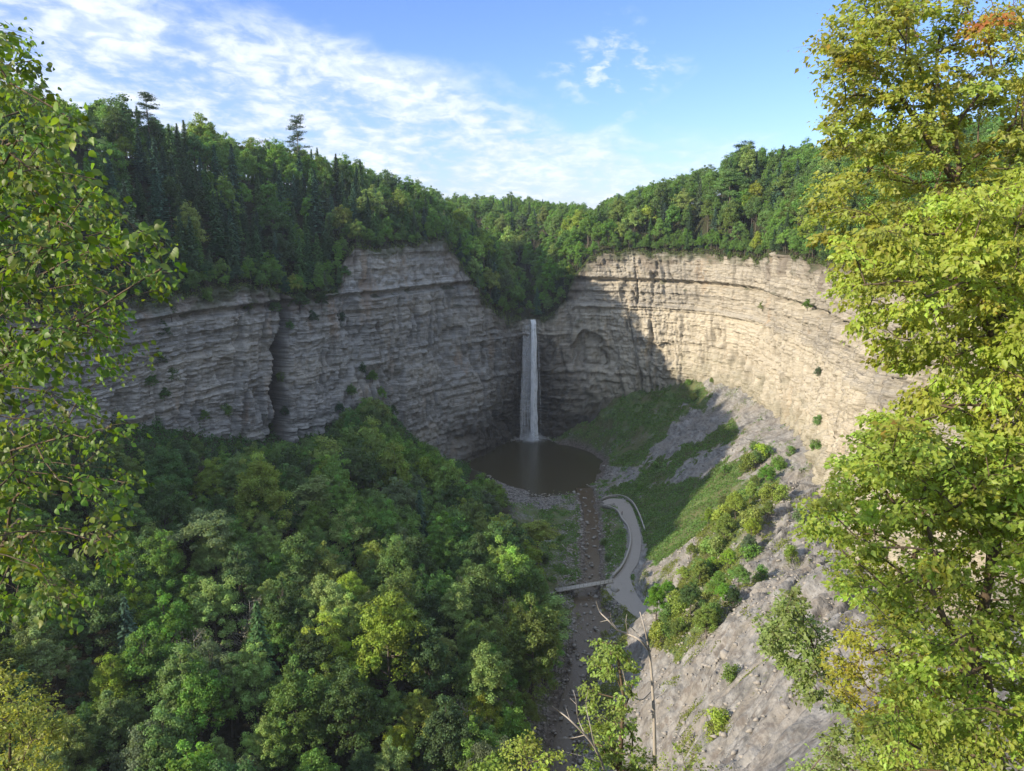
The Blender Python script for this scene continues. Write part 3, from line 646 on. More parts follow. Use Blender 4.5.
def branch_rec(p, d, L, r, depth, rng, parts, tips, kids=3, wob=.25):
    n = 5; P = [np.array(p)]; dd = np.array(d, float)
    for i in range(n-1): dd = nrm(dd+rng.normal(size=3)*wob*.35); P.append(P[-1]+dd*L/(n-1))
    P = np.array(P); parts.append(tube(P, np.linspace(r, r*.55, n), 5 if r > .05 else 3))
    if depth == 0: tips.append(P[-1]); return
    for k_ in range(kids):
        i = rng.integers(1, n); nd = nrm(dd+rng.normal(size=3)*.75+np.array([0, 0, .15])); branch_rec(P[i], nd, L*(.5+.25*rng.random()), r*.5, depth-1, rng, parts, tips, kids, wob)
def proto_bare(seed, Ht=14., wisp=.35):
    rng = np.random.default_rng(seed); parts = []; tips = []
    sp = crooked((0, 0, -1), (rng.normal()*.6, rng.normal()*.6, Ht), 9, .012, rng); parts.append(tube(sp, np.linspace(.22, .03, 9)))
    for i in range(22):
        f = .3+.68*rng.random(); q = sp[int(f*8)]; a = rng.random()*6.28; branch_rec(q, nrm(np.array([math.cos(a), math.sin(a), .5+.6*f])), (1-f)*4+1.8, .07, 2, rng, parts, tips)
    V, Fc = join(parts); tm = mesh_from('trunk', V, Fc, True)
    tips = np.array(tips); n_ = int(len(tips)*4*wisp/.35*.5)+10; P = tips[rng.integers(0, len(tips), n_)]+rng.normal(size=(n_, 3))*.35
    V, Fc = cards(P, rng.normal(size=(n_, 3)), .22+.2*rng.random(n_), rng); me = mesh_from('crown', V, Fc); fattr(me, 'tone', rng.random(n_), 'FACE'); return me, tm
def proto_shrub(seed, Ht=3., R=1.8, n=1500, size=.28):
    rng = np.random.default_rng(seed); P = []; N = []; tone = []
    for c in range(16):
        u = nrm(rng.normal(size=3)+[0, 0, .6]); ctr = u*[R*.7, R*.7, Ht*.55]*(.5+.6*rng.random())+[0, 0, Ht*.3]; k_ = n//16; w = nrm(rng.normal(size=(k_, 3))+[0, 0, .4])
        P.append(ctr+w*R*.42*rng.random((k_, 1))**.4); N.append(w+.6*rng.normal(size=(k_, 3))); tone.append(np.clip(.5+.2*rng.normal()+.15*rng.normal(size=k_), 0, 1))
    P, N, tone = map(np.concatenate, (P, N, tone)); V, Fc = cards(P, N, size*(.6+.8*rng.random(len(P))), rng); me = mesh_from('crown', V, Fc); fattr(me, 'tone', tone, 'FACE')
    parts = []
    for i in range(7): a = rng.random()*6.28; parts.append(tube(crooked((0, 0, -.4), (math.cos(a)*R*.6, math.sin(a)*R*.6, Ht*.75), 5, .06, rng), np.linspace(.05, .01, 5), 4))
    V, Fc = join(parts); return me, mesh_from('trunk', V, Fc, True)

PROTO = {'broad': [], 'fine': [], 'conifer': [], 'pine': [], 'bare': [], 'shrub': []}
shapes = [(18, 5.0, 2.5), (19, 4.4, 3), (16, 5.4, 2), (20, 4.0, 3), (17, 4.8, 2.5), (15, 4.2, 2)]
for i, (h_, r_, z_) in enumerate(shapes):
    PROTO['broad'].append((*proto_broadleaf(10+i, h_, r_, z_, 85, 85, .52, 1.2), h_, r_))
    PROTO['fine'].append((*proto_broadleaf(30+i, h_, r_*.95, z_, 150, 165, .32, .95), h_, r_))
for i, (h_, r_) in enumerate([(22, 4.3), (19, 4.0), (24, 5.0), (17, 4.4)]): PROTO['conifer'].append((*proto_conifer(50+i, h_, r_, 2.0), h_, r_))
for i in range(2): PROTO['pine'].append((*proto_pine(60+i), 24, 4.2))
for i in range(3): PROTO['bare'].append((*proto_bare(70+i, 14, [.35, 1.6, .8][i]), 14.5, 3))
for i in range(4): PROTO['shrub'].append((*proto_shrub(80+i), 3, 1.8))
for kd in PROTO:
    for cme, tme, *_ in PROTO[kd]:
        cme.materials.append(M_needle if kd in ('conifer', 'pine') else M_dry if kd == 'bare' else M_leaf); tme.materials.append(M_pale if kd == 'bare' else M_bark)

PAL = {  # colour word -> albedo
 'dark green': (.055, .095, .045), 'deep green': (.075, .135, .05), 'mid green': (.125, .215, .062), 'olive green': (.155, .215, .058),
 'yellow-green': (.235, .31, .07), 'pale green': (.22, .31, .105), 'grey-green': (.110, .155, .085), 'bluish green': (.055, .105, .068), 'bright green': (.135, .245, .058), 'russet': (.16, .10, .045)}
# ---------------------------------------------------------------- where trees stand
SKY_LINE = np.array([(-60, 40), (0, 58), (60, 72), (100, 82), (150, 90), (190, 97), (240, 114), (300, 130), (350, 147), (400, 172), (450, 188), (500, 197), (560, 204), (596, 210), (610, 200), (625, 192), (650, 182), (700, 166), (730, 150), (748, 143), (765, 148), (800, 138), (840, 126), (1100, 110)], float)
BASE_LINE = np.array([(-60, 425), (60, 430), (140, 440), (190, 438), (255, 445), (300, 442), (330, 425), (352, 405), (372, 392), (390, 412), (410, 438), (460, 462), (1100, 470)], float)
def fline(L, x): return np.interp(x, L[:, 0], L[:, 1])
EDGE = np.array([(440, 440), (466, 465), (500, 486), (514, 502), (520, 530), (545, 560), (562, 585), (568, 620), (562, 655), (545, 700), (535, 771), (520, 900)], float)  # (px, py) right border of the gorge wood
rng = np.random.default_rng(5)
cand = []
def cliff_point(col, r):
    fi = np.interp(r, rr, np.arange(len(rr))); i = int(fi); a = fi-i; return PVV[col, i]*(1-a)+PVV[col, min(i+1, len(rr)-1)]*a
# plateau woods
def add_plateau(c0, c1, r0, r1, step, zone, pconif, w0=2.0):
    r = r0
    while r < r1:
        seglen = step*(1+r/260.)
        n_ = int((S[c1]-S[c0])*(1+r/160.)/seglen)
        for q in range(n_):
            col = int(c0+(c1-c0)*(q+rng.random())/n_); rr_ = r+rng.uniform(-.45, .45)*seglen
            if rr_ < .5: rr_ = .5
            p = cliff_point(min(max(col, 0), NS-1), rr_); cand.append([p, zone, pconif, r])
        r += seglen*.85
colp = lambda px: int(np.argmin(np.abs(cpx-px)+1e3*(S < 60)))
add_plateau(colp(20), colp(520), 2, 110, 6.0, 'left', .38)
add_plateau(colp(20), colp(900), .5, 4, 3.6, 'left', .12)
add_plateau(int(np.searchsorted(S, 25)), colp(20), 3, 75, 8.0, 'left', .3)
add_plateau(colp(20), colp(520), 110, 165, 6.5, 'left', .2)
add_plateau(colp(600), colp(900), 95, 130, 7, 'right', .2)
add_plateau(colp(521), colp(545), 4, 200, 7.0, 'glen', .2)
add_plateau(colp(546), colp(900), 2, 95, 6.2, 'right', .28)
add_plateau(colp(400), colp(640), 95, 420, 7.0, 'far', .2)
# gorge wood
step = 7.2
for x in np.arange(-240, 36, step):
    for y in np.arange(88, 350, step):
        X_, Y_ = x+rng.uniform(-.5, .5)*step, y+rng.uniform(-.5, .5)*step
        z_ = float(floor_z(X_, Y_))
        if not in_poly(np.array([X_]), np.array([Y_]), rimpoly+0)[0] or z_ < -3.5: continue
        dd, _ = seg_dist(np.array([[X_, Y_]]), creekW); dp = math.hypot((X_-POOL[0])/PR[0], (Y_-POOL[1])/PR[1])
        if dd[0] < 5.5 or dp < 1.06: continue
        cand.append([np.array([X_, Y_, z_]), 'gorge', .03, 0])
dg0 = bpy.context.evaluated_depsgraph_get()
def visible_pt(p):
    o = Vector((0, 0, H)); d_ = Vector(p)-o; L = d_.length; hit, loc, *_ = scene.ray_cast(dg0, o, d_.normalized(), distance=L-1.5); return not hit
TREES = []
for p, zone, pc_, r in cand:
    px0, py0, dep = project(*p)
    if zone in ('left', 'right') and r < 3.5 and 452 < px0 < 600 and rng.random() < .8: continue
    if dep < 60 or (px0 < -90 and zone != 'left') or px0 > 1090: continue
    kd = 'conifer' if rng.random() < pc_ else 'broad'
    if zone == 'left' and px0 < 380 and 4 < r < 70 and rng.random() < .65: kd = 'conifer'
    if zone in ('left', 'right') and r > 50 and kd == 'conifer' and rng.random() < .6: kd = 'broad'
    if zone == 'gorge' and px0 < 240 and py0 < 520 and rng.random() < .15: kd = 'conifer'
    near_ = dep < 235 and kd == 'broad'
    pi = rng.integers(0, len(PROTO['fine' if near_ else kd])); hp = PROTO['fine' if near_ else kd][pi][2]; rp = PROTO['fine' if near_ else kd][pi][3]
    sc = rng.uniform(.58, 1.15)+(.25 if rng.random() < .1 else 0)
    if zone == 'gorge': sc *= 1.25
    if px0 > 533 and zone == 'left': zone = 'right'
    if zone in ('left', 'right') and r < 5: sc *= rng.uniform(.28, .6)
    if kd == 'conifer' and zone != 'gorge': sc *= .85
    if zone == 'glen': sc *= .8
    pxt, pyt, _ = project(p[0], p[1], p[2]+hp*sc)
    if zone in ('left', 'right', 'glen', 'far') and px0 > -90:
        lim_ = fline(SKY_LINE, pxt)+(5*fbm(px0/7, 0.5, seed=9)+2*rng.normal())
        if pyt < lim_:
            k_ = (py0-lim_)/(py0-pyt); 
            if k_ < .35: continue
            sc *= k_
    if zone == 'gorge':
        lim_ = fline(BASE_LINE, pxt)+rng.uniform(-4, 8)
        if pyt < lim_:
            k_ = (py0-lim_)/(py0-pyt)
            if k_ < .1: continue
            sc *= k_
        rpx = rp*sc/dep*F
        ymid = .5*(pyt+py0)
        if px0+rpx*.5 > np.interp(pyt+.2*(py0-pyt), EDGE[:, 1], EDGE[:, 0]): continue
        if px0+rpx*.5 > np.interp(ymid, EDGE[:, 1], EDGE[:, 0]): continue
        if Y_ is None: continue
    TREES.append(dict(p=p, zone=zone, kd='fine' if near_ else kd, pi=int(pi), sc=float(sc), dep=float(dep), px=float(px0), py=float(py0), pyt=float(project(*(p+[0, 0, hp*sc]))[1]), rpx=rp*sc/dep*F, rz=rng.random()*6.283, h=hp*sc))
# colours: right rim, notch and lower wood mixes lightened to paint in sunlight
def pick(names, w): return names[int(rng.choice(len(names), p=np.array(w)/sum(w)))]
for T_ in TREES:
    n_ = float(fbm(T_['p'][0]/22, T_['p'][1]/22, seed=200, oct=2)); q = T_['kd']
    if q == 'conifer': T_['col'] = pick(['dark green', 'bluish green', 'deep green', 'grey-green'], [4, 3, 2, 1])
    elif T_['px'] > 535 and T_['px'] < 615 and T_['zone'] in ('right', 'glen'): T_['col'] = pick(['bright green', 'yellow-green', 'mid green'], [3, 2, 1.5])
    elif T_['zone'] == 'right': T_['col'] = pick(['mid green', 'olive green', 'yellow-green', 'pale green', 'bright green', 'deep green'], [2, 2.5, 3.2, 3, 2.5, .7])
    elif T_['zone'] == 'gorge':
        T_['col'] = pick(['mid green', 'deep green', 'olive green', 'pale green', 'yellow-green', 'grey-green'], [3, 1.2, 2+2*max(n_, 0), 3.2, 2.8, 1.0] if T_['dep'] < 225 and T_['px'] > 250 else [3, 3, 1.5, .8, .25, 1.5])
    else: T_['col'] = pick(['mid green', 'deep green', 'olive green', 'grey-green', 'dark green', 'pale green'], [3, 3, 2, 1.5, 2, .8])
# ids painted far to near, to see which trees show
def edges_hide(a, W=1024, Hh=771): return a
idb = np.full((771, 1024), -1, int)
order = sorted(range(len(TREES)), key=lambda i: -TREES[i]['dep'])
yy, xx = np.mgrid[0:771, 0:1024]
RFRONT = [(1024, 0), (850, 0), (818, 60), (850, 130), (815, 200), (850, 290), (905, 380), (855, 440), (880, 520), (835, 600), (850, 700), (800, 771), (1024, 771)]
LFRONT = [(0, 20), (60, 90), (120, 170), (100, 330), (130, 480), (60, 600), (0, 640)]
for i in order:
    T_ = TREES[i]; top_ok = visible_pt(T_['p']+[0, 0, T_['h']*.9]); mid_ok = visible_pt(T_['p']+[0, 0, T_['h']*.5])
    T_['top'] = top_ok; T_['mid'] = mid_ok
    if not top_ok: continue
    y0, y1 = T_['pyt'], (T_['py'] if mid_ok else .55*T_['pyt']+.45*T_['py']); y1 = min(y1, T_['pyt']+.85*(T_['py']-T_['pyt'])); cyy = (y0+y1)/2; ry = max((y1-y0)/2, 1); rx = max(T_['rpx']*.9, 1)
    a0, a1 = int(max(0, T_['px']-rx)), int(min(1024, T_['px']+rx+1)); b0, b1 = int(max(0, cyy-ry)), int(min(771, cyy+ry+1))
    if a0 >= a1 or b0 >= b1: continue
    sub = ((xx[b0:b1, a0:a1]-T_['px'])/rx)**2+((yy[b0:b1, a0:a1]-cyy)/ry)**2 < 1; idb[b0:b1, a0:a1][sub] = i
fr = in_poly(xx, yy, RFRONT) | in_poly(xx, yy, LFRONT); idb[fr] = -2
cnt = np.bincount(idb[idb >= 0].ravel(), minlength=len(TREES))
for i, T_ in enumerate(TREES): T_['vis'] = int(cnt[i])
def colour_of(name, j=.08):
    c = np.array(PAL[name])*(1+j*rng.normal(size=3)*.5)*(1+j*rng.normal()); return (*np.clip(c, .005, .6), 1)
def place_tree(kd, pi, p, sc, rz, col, label, cat, group=None, name=None, scz=1.0, tilt=0.0, sink=0.0):
    cme, tme, hh, r_ = PROTO[kd][pi]
    nm = name or {'broad': 'broadleaf_tree', 'fine': 'broadleaf_tree', 'conifer': 'conifer_tree', 'pine': 'pine_tree', 'bare': 'bare_tree', 'shrub': 'shrub'}[kd]
    t_ = thing(nm, label, cat, tuple(np.array(p)-[0, 0, sink]), rz, group); t_.scale = (sc, sc, sc*scz); t_.rotation_euler = (tilt, 0, rz)
    o = obj('trunk' if kd != 'shrub' else 'stem', tme, None, t_)
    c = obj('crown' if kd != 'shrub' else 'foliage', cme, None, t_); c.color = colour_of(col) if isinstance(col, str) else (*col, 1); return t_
indiv = {'b': sorted([i for i in range(len(TREES)) if TREES[i]['kd'] != 'conifer' and TREES[i]['vis'] >= 12], key=lambda i: -TREES[i]['vis'])[:285],
         'c': sorted([i for i in range(len(TREES)) if TREES[i]['kd'] == 'conifer' and TREES[i]['vis'] >= 12], key=lambda i: -TREES[i]['vis'])[:285]}
chosen = set(indiv['b'])|set(indiv['c'])
open('/tmp/dbg','w').write(f"{len(TREES)} {len(indiv['b'])} {len(indiv['c'])} "+str({z:(sum(t['zone']==z for t in TREES), sum(t['zone']==z and t['vis']>=12 for t in TREES)) for z in ('left','right','glen','far','gorge')}))
def landmark(px, zone):
    if zone == 'left':
        L = [(110, 'behind the near left branches'), (180, 'above the leftmost rock face'), (250, 'above the pale rock band'), (320, 'above the dark gully'), (385, 'above the dark rock cleft'), (450, 'above the high grey bluff'), (560, 'left of the notch')]
    elif zone == 'glen': L = [(2000, 'in the notch above the waterfall')]
    elif zone == 'right': L = [(620, 'right beside the notch'), (680, 'above the cliff shadow'), (740, 'above the long sunlit ledge'), (790, 'above the split rock tower'), (2000, 'next to the near right maple')]
    elif zone == 'far': L = [(480, 'behind the high grey bluff'), (540, 'behind the waterfall lip'), (2000, 'right of the notch')]
    else: L = [(100, 'by the near left branches'), (200, 'left of the tall pale trunk'), (290, 'below the dark gully'), (370, 'below the dark rock cleft'), (450, 'left of the pool'), (2000, 'beside the creek')]
    for a_, b_ in L:
        if px < a_: return b_
def rowname(T_):
    if T_['zone'] in ('left', 'right'):
        f = (T_['pyt']-fline(SKY_LINE, T_['px']))
        return 'on the skyline' if f < 14 else 'high' if f < 45 else 'halfway up' if f < 85 else 'low'
    if T_['zone'] == 'far': return 'on the distant skyline' if T_['pyt']-fline(SKY_LINE, T_['px']) < 8 else 'on the distant slope'
    if T_['zone'] == 'glen': return ''
    y = T_['pyt']; return 'at the cliff foot' if y < 480 else 'in the gorge wood' if y < 560 else 'in the lower wood' if y < 660 else 'at the bottom edge'
from collections import defaultdict
bag = defaultdict(list)
for i in chosen:
    T_ = TREES[i]; kind = 'conifer' if T_['kd'] == 'conifer' else 'broadleaf'
    bag[(T_['col'], kind, rowname(T_), landmark(T_['px'], T_['zone']))].append(i)
def shorten(lb):
    w_ = lb.split()
    while len(w_) > 16 and 'the' in w_: w_.remove('the')
    return ' '.join(w_[:16]) if len(w_) <= 16 else ' '.join(x for x in w_ if x not in ('of', 'near'))
ORD = ['first', 'second', 'third', 'fourth', 'fifth', 'sixth', 'seventh', 'eighth', 'ninth', 'tenth', 'eleventh', 'twelfth']
for (cw_, kind, row, lm), ids in bag.items():
    ids.sort(key=lambda i: TREES[i]['px'])
    for k_, i in enumerate(ids):
        T_ = TREES[i]
        if len(ids) == 1: lb = f'{cw_} {kind} tree {row} {lm}'
        else:
            pos = 'leftmost' if k_ == 0 else 'rightmost' if k_ == len(ids)-1 else ORD[min(k_, 11)]+' from left'
            lb = f'{pos} of {cw_} {kind}s {row} {lm}'
        lb = shorten(lb)
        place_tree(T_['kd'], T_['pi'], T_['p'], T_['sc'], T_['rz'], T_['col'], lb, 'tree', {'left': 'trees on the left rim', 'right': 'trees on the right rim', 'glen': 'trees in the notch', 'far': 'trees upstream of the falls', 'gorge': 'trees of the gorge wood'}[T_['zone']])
# the rest of the wood, one mass
rest = [T_ for i, T_ in enumerate(TREES) if i not in chosen and (T_['zone'] in ('gorge', 'left') or T_['top'] or rng.random() < .5)]

def gn_scatter(name, label, items, protos, color, group_kinds=None):
    """items: list of (pos, scale, rz, proto index); protos: list of (crown mesh, trunk mesh)"""
    me = bpy.data.meshes.new(name); n = len(items); me.vertices.add(n)
    me.vertices.foreach_set('co', np.array([it[0] for it in items], np.float32).ravel())
    fattr(me, 'sc', [it[1] for it in items]); fattr(me, 'rz', [it[2] for it in items]); fattr(me, 'pid', [it[3] for it in items])
    o = bpy.data.objects.new(name, me); C.objects.link(o); o['kind'] = 'stuff'; o['label'] = label; o.color = (*color, 1)
    ng = bpy.data.node_groups.new(name, 'GeometryNodeTree'); ng.interface.new_socket('Geometry', in_out='INPUT', socket_type='NodeSocketGeometry'); ng.interface.new_socket('Geometry', in_out='OUTPUT', socket_type='NodeSocketGeometry')
    N_, L_ = ng.nodes, ng.links; gi = N_.new('NodeGroupInput'); go = N_.new('NodeGroupOutput'); jn = N_.new('GeometryNodeJoinGeometry')
    def attr(nm): a = N_.new('GeometryNodeInputNamedAttribute'); a.data_type = 'FLOAT'; a.inputs['Name'].default_value = nm; return [q for q in a.outputs if q.enabled and q.name == 'Attribute'][0]
    cx_ = N_.new('ShaderNodeCombineXYZ'); L_.new(attr('rz'), cx_.inputs[2]); er = N_.new('FunctionNodeEulerToRotation'); L_.new(cx_.outputs[0], er.inputs[0])
    for k_, srcs in enumerate(protos):
        cp = N_.new('FunctionNodeCompare'); cp.data_type = 'FLOAT'; cp.operation = 'EQUAL'; cp.inputs['Epsilon'].default_value = .1; L_.new(attr('pid'), cp.inputs[0]); cp.inputs[1].default_value = k_
        for so_ in srcs:
            oi = N_.new('GeometryNodeObjectInfo'); oi.inputs['Object'].default_value = so_; oi.inputs['As Instance'].default_value = True
            ip = N_.new('GeometryNodeInstanceOnPoints'); L_.new(gi.outputs[0], ip.inputs['Points']); L_.new(cp.outputs[0], ip.inputs['Selection']); L_.new(oi.outputs['Geometry'], ip.inputs['Instance'])
            L_.new(er.outputs[0], ip.inputs['Rotation']); L_.new(attr('sc'), ip.inputs['Scale']); L_.new(ip.outputs[0], jn.inputs[0])
    L_.new(jn.outputs[0], go.inputs[0]); md = o.modifiers.new('scatter', 'NODES'); md.node_group = ng; return o
srcobj = []; keys = []
for kd in ('broad', 'fine', 'conifer'):
    for pi in range(len(PROTO[kd])):
        so_ = [x for x in C.objects if x.data is PROTO[kd][pi][0]][:1] + [x for x in C.objects if x.data is PROTO[kd][pi][1]][:1]
        if len(so_) == 2: keys.append((kd, pi)); srcobj.append(so_)
items = []
for T_ in rest:
    kd = T_['kd']; key = (kd, T_['pi'])
    if key not in keys: key = keys[0]
    items.append((T_['p'], T_['sc'], T_['rz'], keys.index(key)))
if items: gn_scatter('forest', 'mass of further green trees filling the woods behind the nearer ones', items, srcobj, PAL['mid green'])
# ================================================================== DETAILS OF THE GORGE
RIMP = np.vstack([rt[:, :2], [(60, -400), (-700, -400), (-700, 150)]])
def hit(px, py):
    o = Vector((0, 0, H)); d_ = Vector(ray(px, py)).normalized(); ok, loc, nor, idx, ob, _ = scene.ray_cast(dg0, o, d_)
    return (np.array(loc), np.array(nor)) if ok else (PZ(px, py, 0), np.array([0, 0, 1.]))
def groundz(x, y):
    z1 = -1e9
    if in_poly(np.array([x]), np.array([y]), np.vstack([rt[:, :2], [(60, -400), (-700, -400), (-700, 150)]]))[0]: return float(floor_z(x, y))
    return float(plat_z(x, y)[0])
def feature_tree(px, pyt, h, kd, pi, col, label, widthpx=None, rng_y=(95, 460), plateau=False, name=None, cat='tree'):
    Q = np.array([PY(px, pyt, Y) for Y in np.arange(*rng_y, 3.0)]); ins = in_poly(Q[:, 0], Q[:, 1], RIMP)
    G = np.where(ins, floor_z(Q[:, 0], Q[:, 1]), plat_h(Q[:, 0], Q[:, 1])); j = int(np.argmin(np.abs(Q[:, 2]-G-h))); q, g = Q[j], float(G[j]); hh = max(q[2]-g, 3.); hp = PROTO[kd][pi][2]; sc = hh/hp
    t_ = place_tree(kd, pi, (q[0], q[1], g), sc, rng.random()*6, col, label, cat, name=name)
    if widthpx and kd != 'fine':
        r_ = widthpx/2*project(*q)[2]/F; k_ = r_/PROTO[kd][pi][3]; t_.scale = (k_, k_, sc)
    return t_
PROTO['tall'] = [(*proto_broadleaf(201, 24, 4.6, 15.5, 55, 150, .34, 1.1), 24, 4.6), (*proto_broadleaf(202, 22, 3.0, 5, 80, 170, .33, 1.0), 22, 3.0), (*proto_broadleaf(203, 20, 3.6, 4, 75, 180, .33, 1.1), 20, 3.6)]
for cme, tme, *_ in PROTO['tall']: cme.materials.append(M_leaf); tme.materials.append(M_bark)
def named(t_, n): t_.name = n; return t_
feature_tree(206, 512, 27, 'tall', 0, 'grey-green', 'tall pale broadleaf tree on a long bare grey trunk in the left wood', 62, name='broadleaf_tree')
feature_tree(318, 476, 22, 'tall', 1, 'pale green', 'tall narrow bright tree standing out of the middle of the gorge wood', 52, name='broadleaf_tree')
feature_tree(297, 560, 20, 'tall', 2, 'pale green', 'bright narrow tree just below the tallest bright tree', 60, name='broadleaf_tree')
feature_tree(538, 520, 17, 'tall', 1, 'yellow-green', 'slender yellow-green tree at the creek edge above the footbridge end', 34, name='broadleaf_tree')
feature_tree(505, 546, 16, 'tall', 2, 'yellow-green', 'second slender yellow-green tree left of the footbridge', 34, name='broadleaf_tree')
feature_tree(540, 596, 17, 'tall', 2, 'pale green', 'broad pale tree at the wood edge left of the brown creek pool', 58, name='broadleaf_tree')
feature_tree(350, 572, 19, 'fine', 0, 'yellow-green', 'sunlit yellow-green crown in the centre of the lower wood', 78, name='broadleaf_tree')
feature_tree(436, 628, 19, 'fine', 1, 'pale green', 'sunlit pale green tree left of the brown half dead pair', 70, name='broadleaf_tree')
feature_tree(462, 580, 17, 'bare', 1, (.15, .13, .07), 'left one of two brown half dead trees beside the gorge wood edge', 40, name='dead_tree', cat='dead tree')
feature_tree(488, 580, 17, 'bare', 1, (.17, .14, .085), 'right one of two brown half dead trees beside the gorge wood edge', 36, name='dead_tree', cat='dead tree')
feature_tree(264, 490, 20, 'bare', 0, (.14, .12, .07), 'bare thin twigged tree behind the tall narrow bright tree', 34, name='dead_tree', cat='dead tree')
feature_tree(192, 632, 16, 'bare', 0, (.2, .2, .12), 'pale leafless tree in front of the tall pale trunk', 40, name='dead_tree', cat='dead tree')
for px_, py_, lb_ in [(246, 600, 'bare grey snag among the trees right of the tall pale trunk'), (120, 560, 'bare trunk in the dark wood behind the near left branches'), (500, 600, 'bare grey snag beside the wood edge near the footbridge'), (400, 590, 'thin leafless tree in the middle of the lower wood'), (160, 620, 'leafless dark tree at the left of the lower wood'), (470, 700, 'leafless grey tree low in the wood near the bottom edge')]:
    feature_tree(px_, py_, 18, 'bare', 2, (.16, .15, .09), lb_, 34, name='dead_tree', cat='dead tree')
feature_tree(400, 500, 18, 'fine', 2, 'dark green', 'large rounded dark tree in the middle of the wood near the pool', 74, name='broadleaf_tree')
feature_tree(296, 117, 24, 'pine', 0, 'dark green', 'lone dark flat topped pine standing above the left skyline', 26, (300, 420), cat='pine')
feature_tree(145, 93, 20, 'pine', 1, 'dark green', 'dark pine on the left skyline next to the near left branches', 30, (260, 420), cat='pine')
feature_tree(255, 138, 22, 'bare', 2, (.22, .2, .17), 'grey dead conifer standing upright on the dark left slope', 30, (280, 420), name='dead_tree', cat='dead tree')
feature_tree(745, 140, 26, 'tall', 2, 'dark green', 'dark tall tree breaking the skyline above the right cliff', 28, (330, 470), name='broadleaf_tree')
feature_tree(732, 168, 22, 'tall', 2, 'bright green', 'light green rounded tree below the dark tree on the right rim', 36, (330, 430), name='broadleaf_tree')
feature_tree(550, 262, 15, 'fine', 3, 'bright green', 'bright sunlit tree leaning over the notch right of the waterfall', 34, (405, 460), name='broadleaf_tree')
feature_tree(568, 240, 17, 'fine', 2, 'bright green', 'bright green tree just right of the one leaning over the notch', 40, (412, 470), name='broadleaf_tree')

# shrubs: pixel, size in m, colour, label
def shrub_at(px, py, size, col, label, kd='shrub', pi=None, up=True, name='shrub', group=None):
    p, n = hit(px, py); size = size*(1.35 if py > 430 and px > 640 else 1); pi = int(rng.integers(0, len(PROTO[kd]))) if pi is None else pi
    t_ = place_tree(kd, pi, p-n*.3, size/PROTO[kd][pi][2], rng.random()*6, col, label, 'shrub', group, name)
    if kd == 'fine': t_.scale = (t_.scale[0]*1.25, t_.scale[0]*1.25, t_.scale[2])
    return t_
SH = [(762, 312, 5, 'olive green', 'olive shrub clinging to the middle of the sunlit cliff'), (807, 314, 5.5, 'mid green', 'green shrub clinging high on the sunlit cliff beside the near right maple'),
 (817, 380, 5, 'grey-green', 'grey-green shrub low on the right wall above the loose crags'), (818, 425, 3.5, 'bright green', 'small bright shrub on the crags beside the near right maple'),
 (845, 300, 4, 'olive green', 'shrub on the cliff directly behind the right maple edge'), (712, 383, 3, 'olive green', 'small shrub where the sunlit wall meets the scree'),
 (693, 400, 4, 'yellow-green', 'yellow-green shrub at the upper tip of the sunlit scree'), (688, 385, 3.5, 'bright green', 'bright shrub at the foot of the wall where the cliff shadow ends'),
 (655, 622, 8.5, 'bright green', 'bright green round shrub at the left foot of the bare spur'), (668, 602, 5, 'bright green', 'small bright shrub just above the round one on the spur foot'),
 (690, 615, 6.5, 'mid green', 'dense green bush on the lower spur'), (705, 640, 6.5, 'olive green', 'olive bush low on the spur above the dead snag'), (716, 600, 6, 'bright green', 'bright bush in the thicket on the spur'),
 (700, 585, 5.5, 'yellow-green', 'yellow-green bush above the dense lower spur bush'), (733, 612, 5, 'dark green', 'dark bush at the right end of the lower thicket'), (738, 590, 5, 'mid green', 'green bush above the dark one on the spur'),
 (722, 545, 7.5, 'yellow-green', 'tall yellow-green bush on the spur crest'), (735, 520, 7, 'yellow-green', 'tallest yellow-green bush on the spur crest'), (708, 528, 5.5, 'olive green', 'leftmost brownish bush on the spur crest'),
 (750, 505, 6, 'yellow-green', 'yellow-green bush higher on the spur crest'), (765, 487, 6, 'bright green', 'bright bush near the top of the spur crest'), (755, 468, 5, 'mid green', 'small bush at the top of the spur crest'),
 (778, 470, 4, 'mid green', 'small bush right of the spur crest top'), (768, 520, 4.5, 'olive green', 'olive bush right of the crest bushes'), (748, 555, 4.5, 'grey-green', 'grey-green bush below the crest bushes'),
 (690, 560, 4.5, 'yellow-green', 'yellow-green bush left of the crest thicket'), (676, 640, 4.5, 'olive green', 'small olive bush near the creek foot of the spur'), (760, 580, 3, 'mid green', 'small bush alone on the grey shale right of the thicket'),
 (790, 560, 3, 'olive green', 'low bush on the grey shale below the crags'), (770, 640, 2.5, 'mid green', 'tiny bush in the middle of the bare shale'), (730, 680, 2.5, 'olive green', 'low bush on the shale above the lower edge'),
 (715, 735, 3.5, 'yellow-green', 'yellow-green bush at the bottom of the shale slope'), (800, 520, 3, 'grey-green', 'small bush at the foot of the crags'), (815, 450, 2.8, 'mid green', 'small bush wedged in the crags'),
 (790, 455, 2.6, 'mid green', 'small bush left of the crags'), (640, 490, 3, 'mid green', 'dark shrub above the end of the gravel path'), (655, 470, 3, 'mid green', 'dark shrub on the shaded green talus'),
 (603, 545, 3, 'mid green', 'shrub between the creek and the gravel path'), (608, 560, 2.6, 'bright green', 'bright shrub between creek and path near the footbridge'), (560, 540, 2.5, 'mid green', 'shrub on the green island left of the creek'),
 (545, 562, 3.5, 'deep green', 'dark shrub at the wood edge above the footbridge')]
for a_ in SH: shrub_at(*a_, kd='fine' if a_[2] > 4.2 else 'shrub', group='shrubs on the right wall and spur')
bp = np.array([(650, 640), (690, 560), (705, 500), (745, 445), (785, 450), (782, 500), (750, 560), (722, 620), (682, 665)], float); rows_ = defaultdict(list)
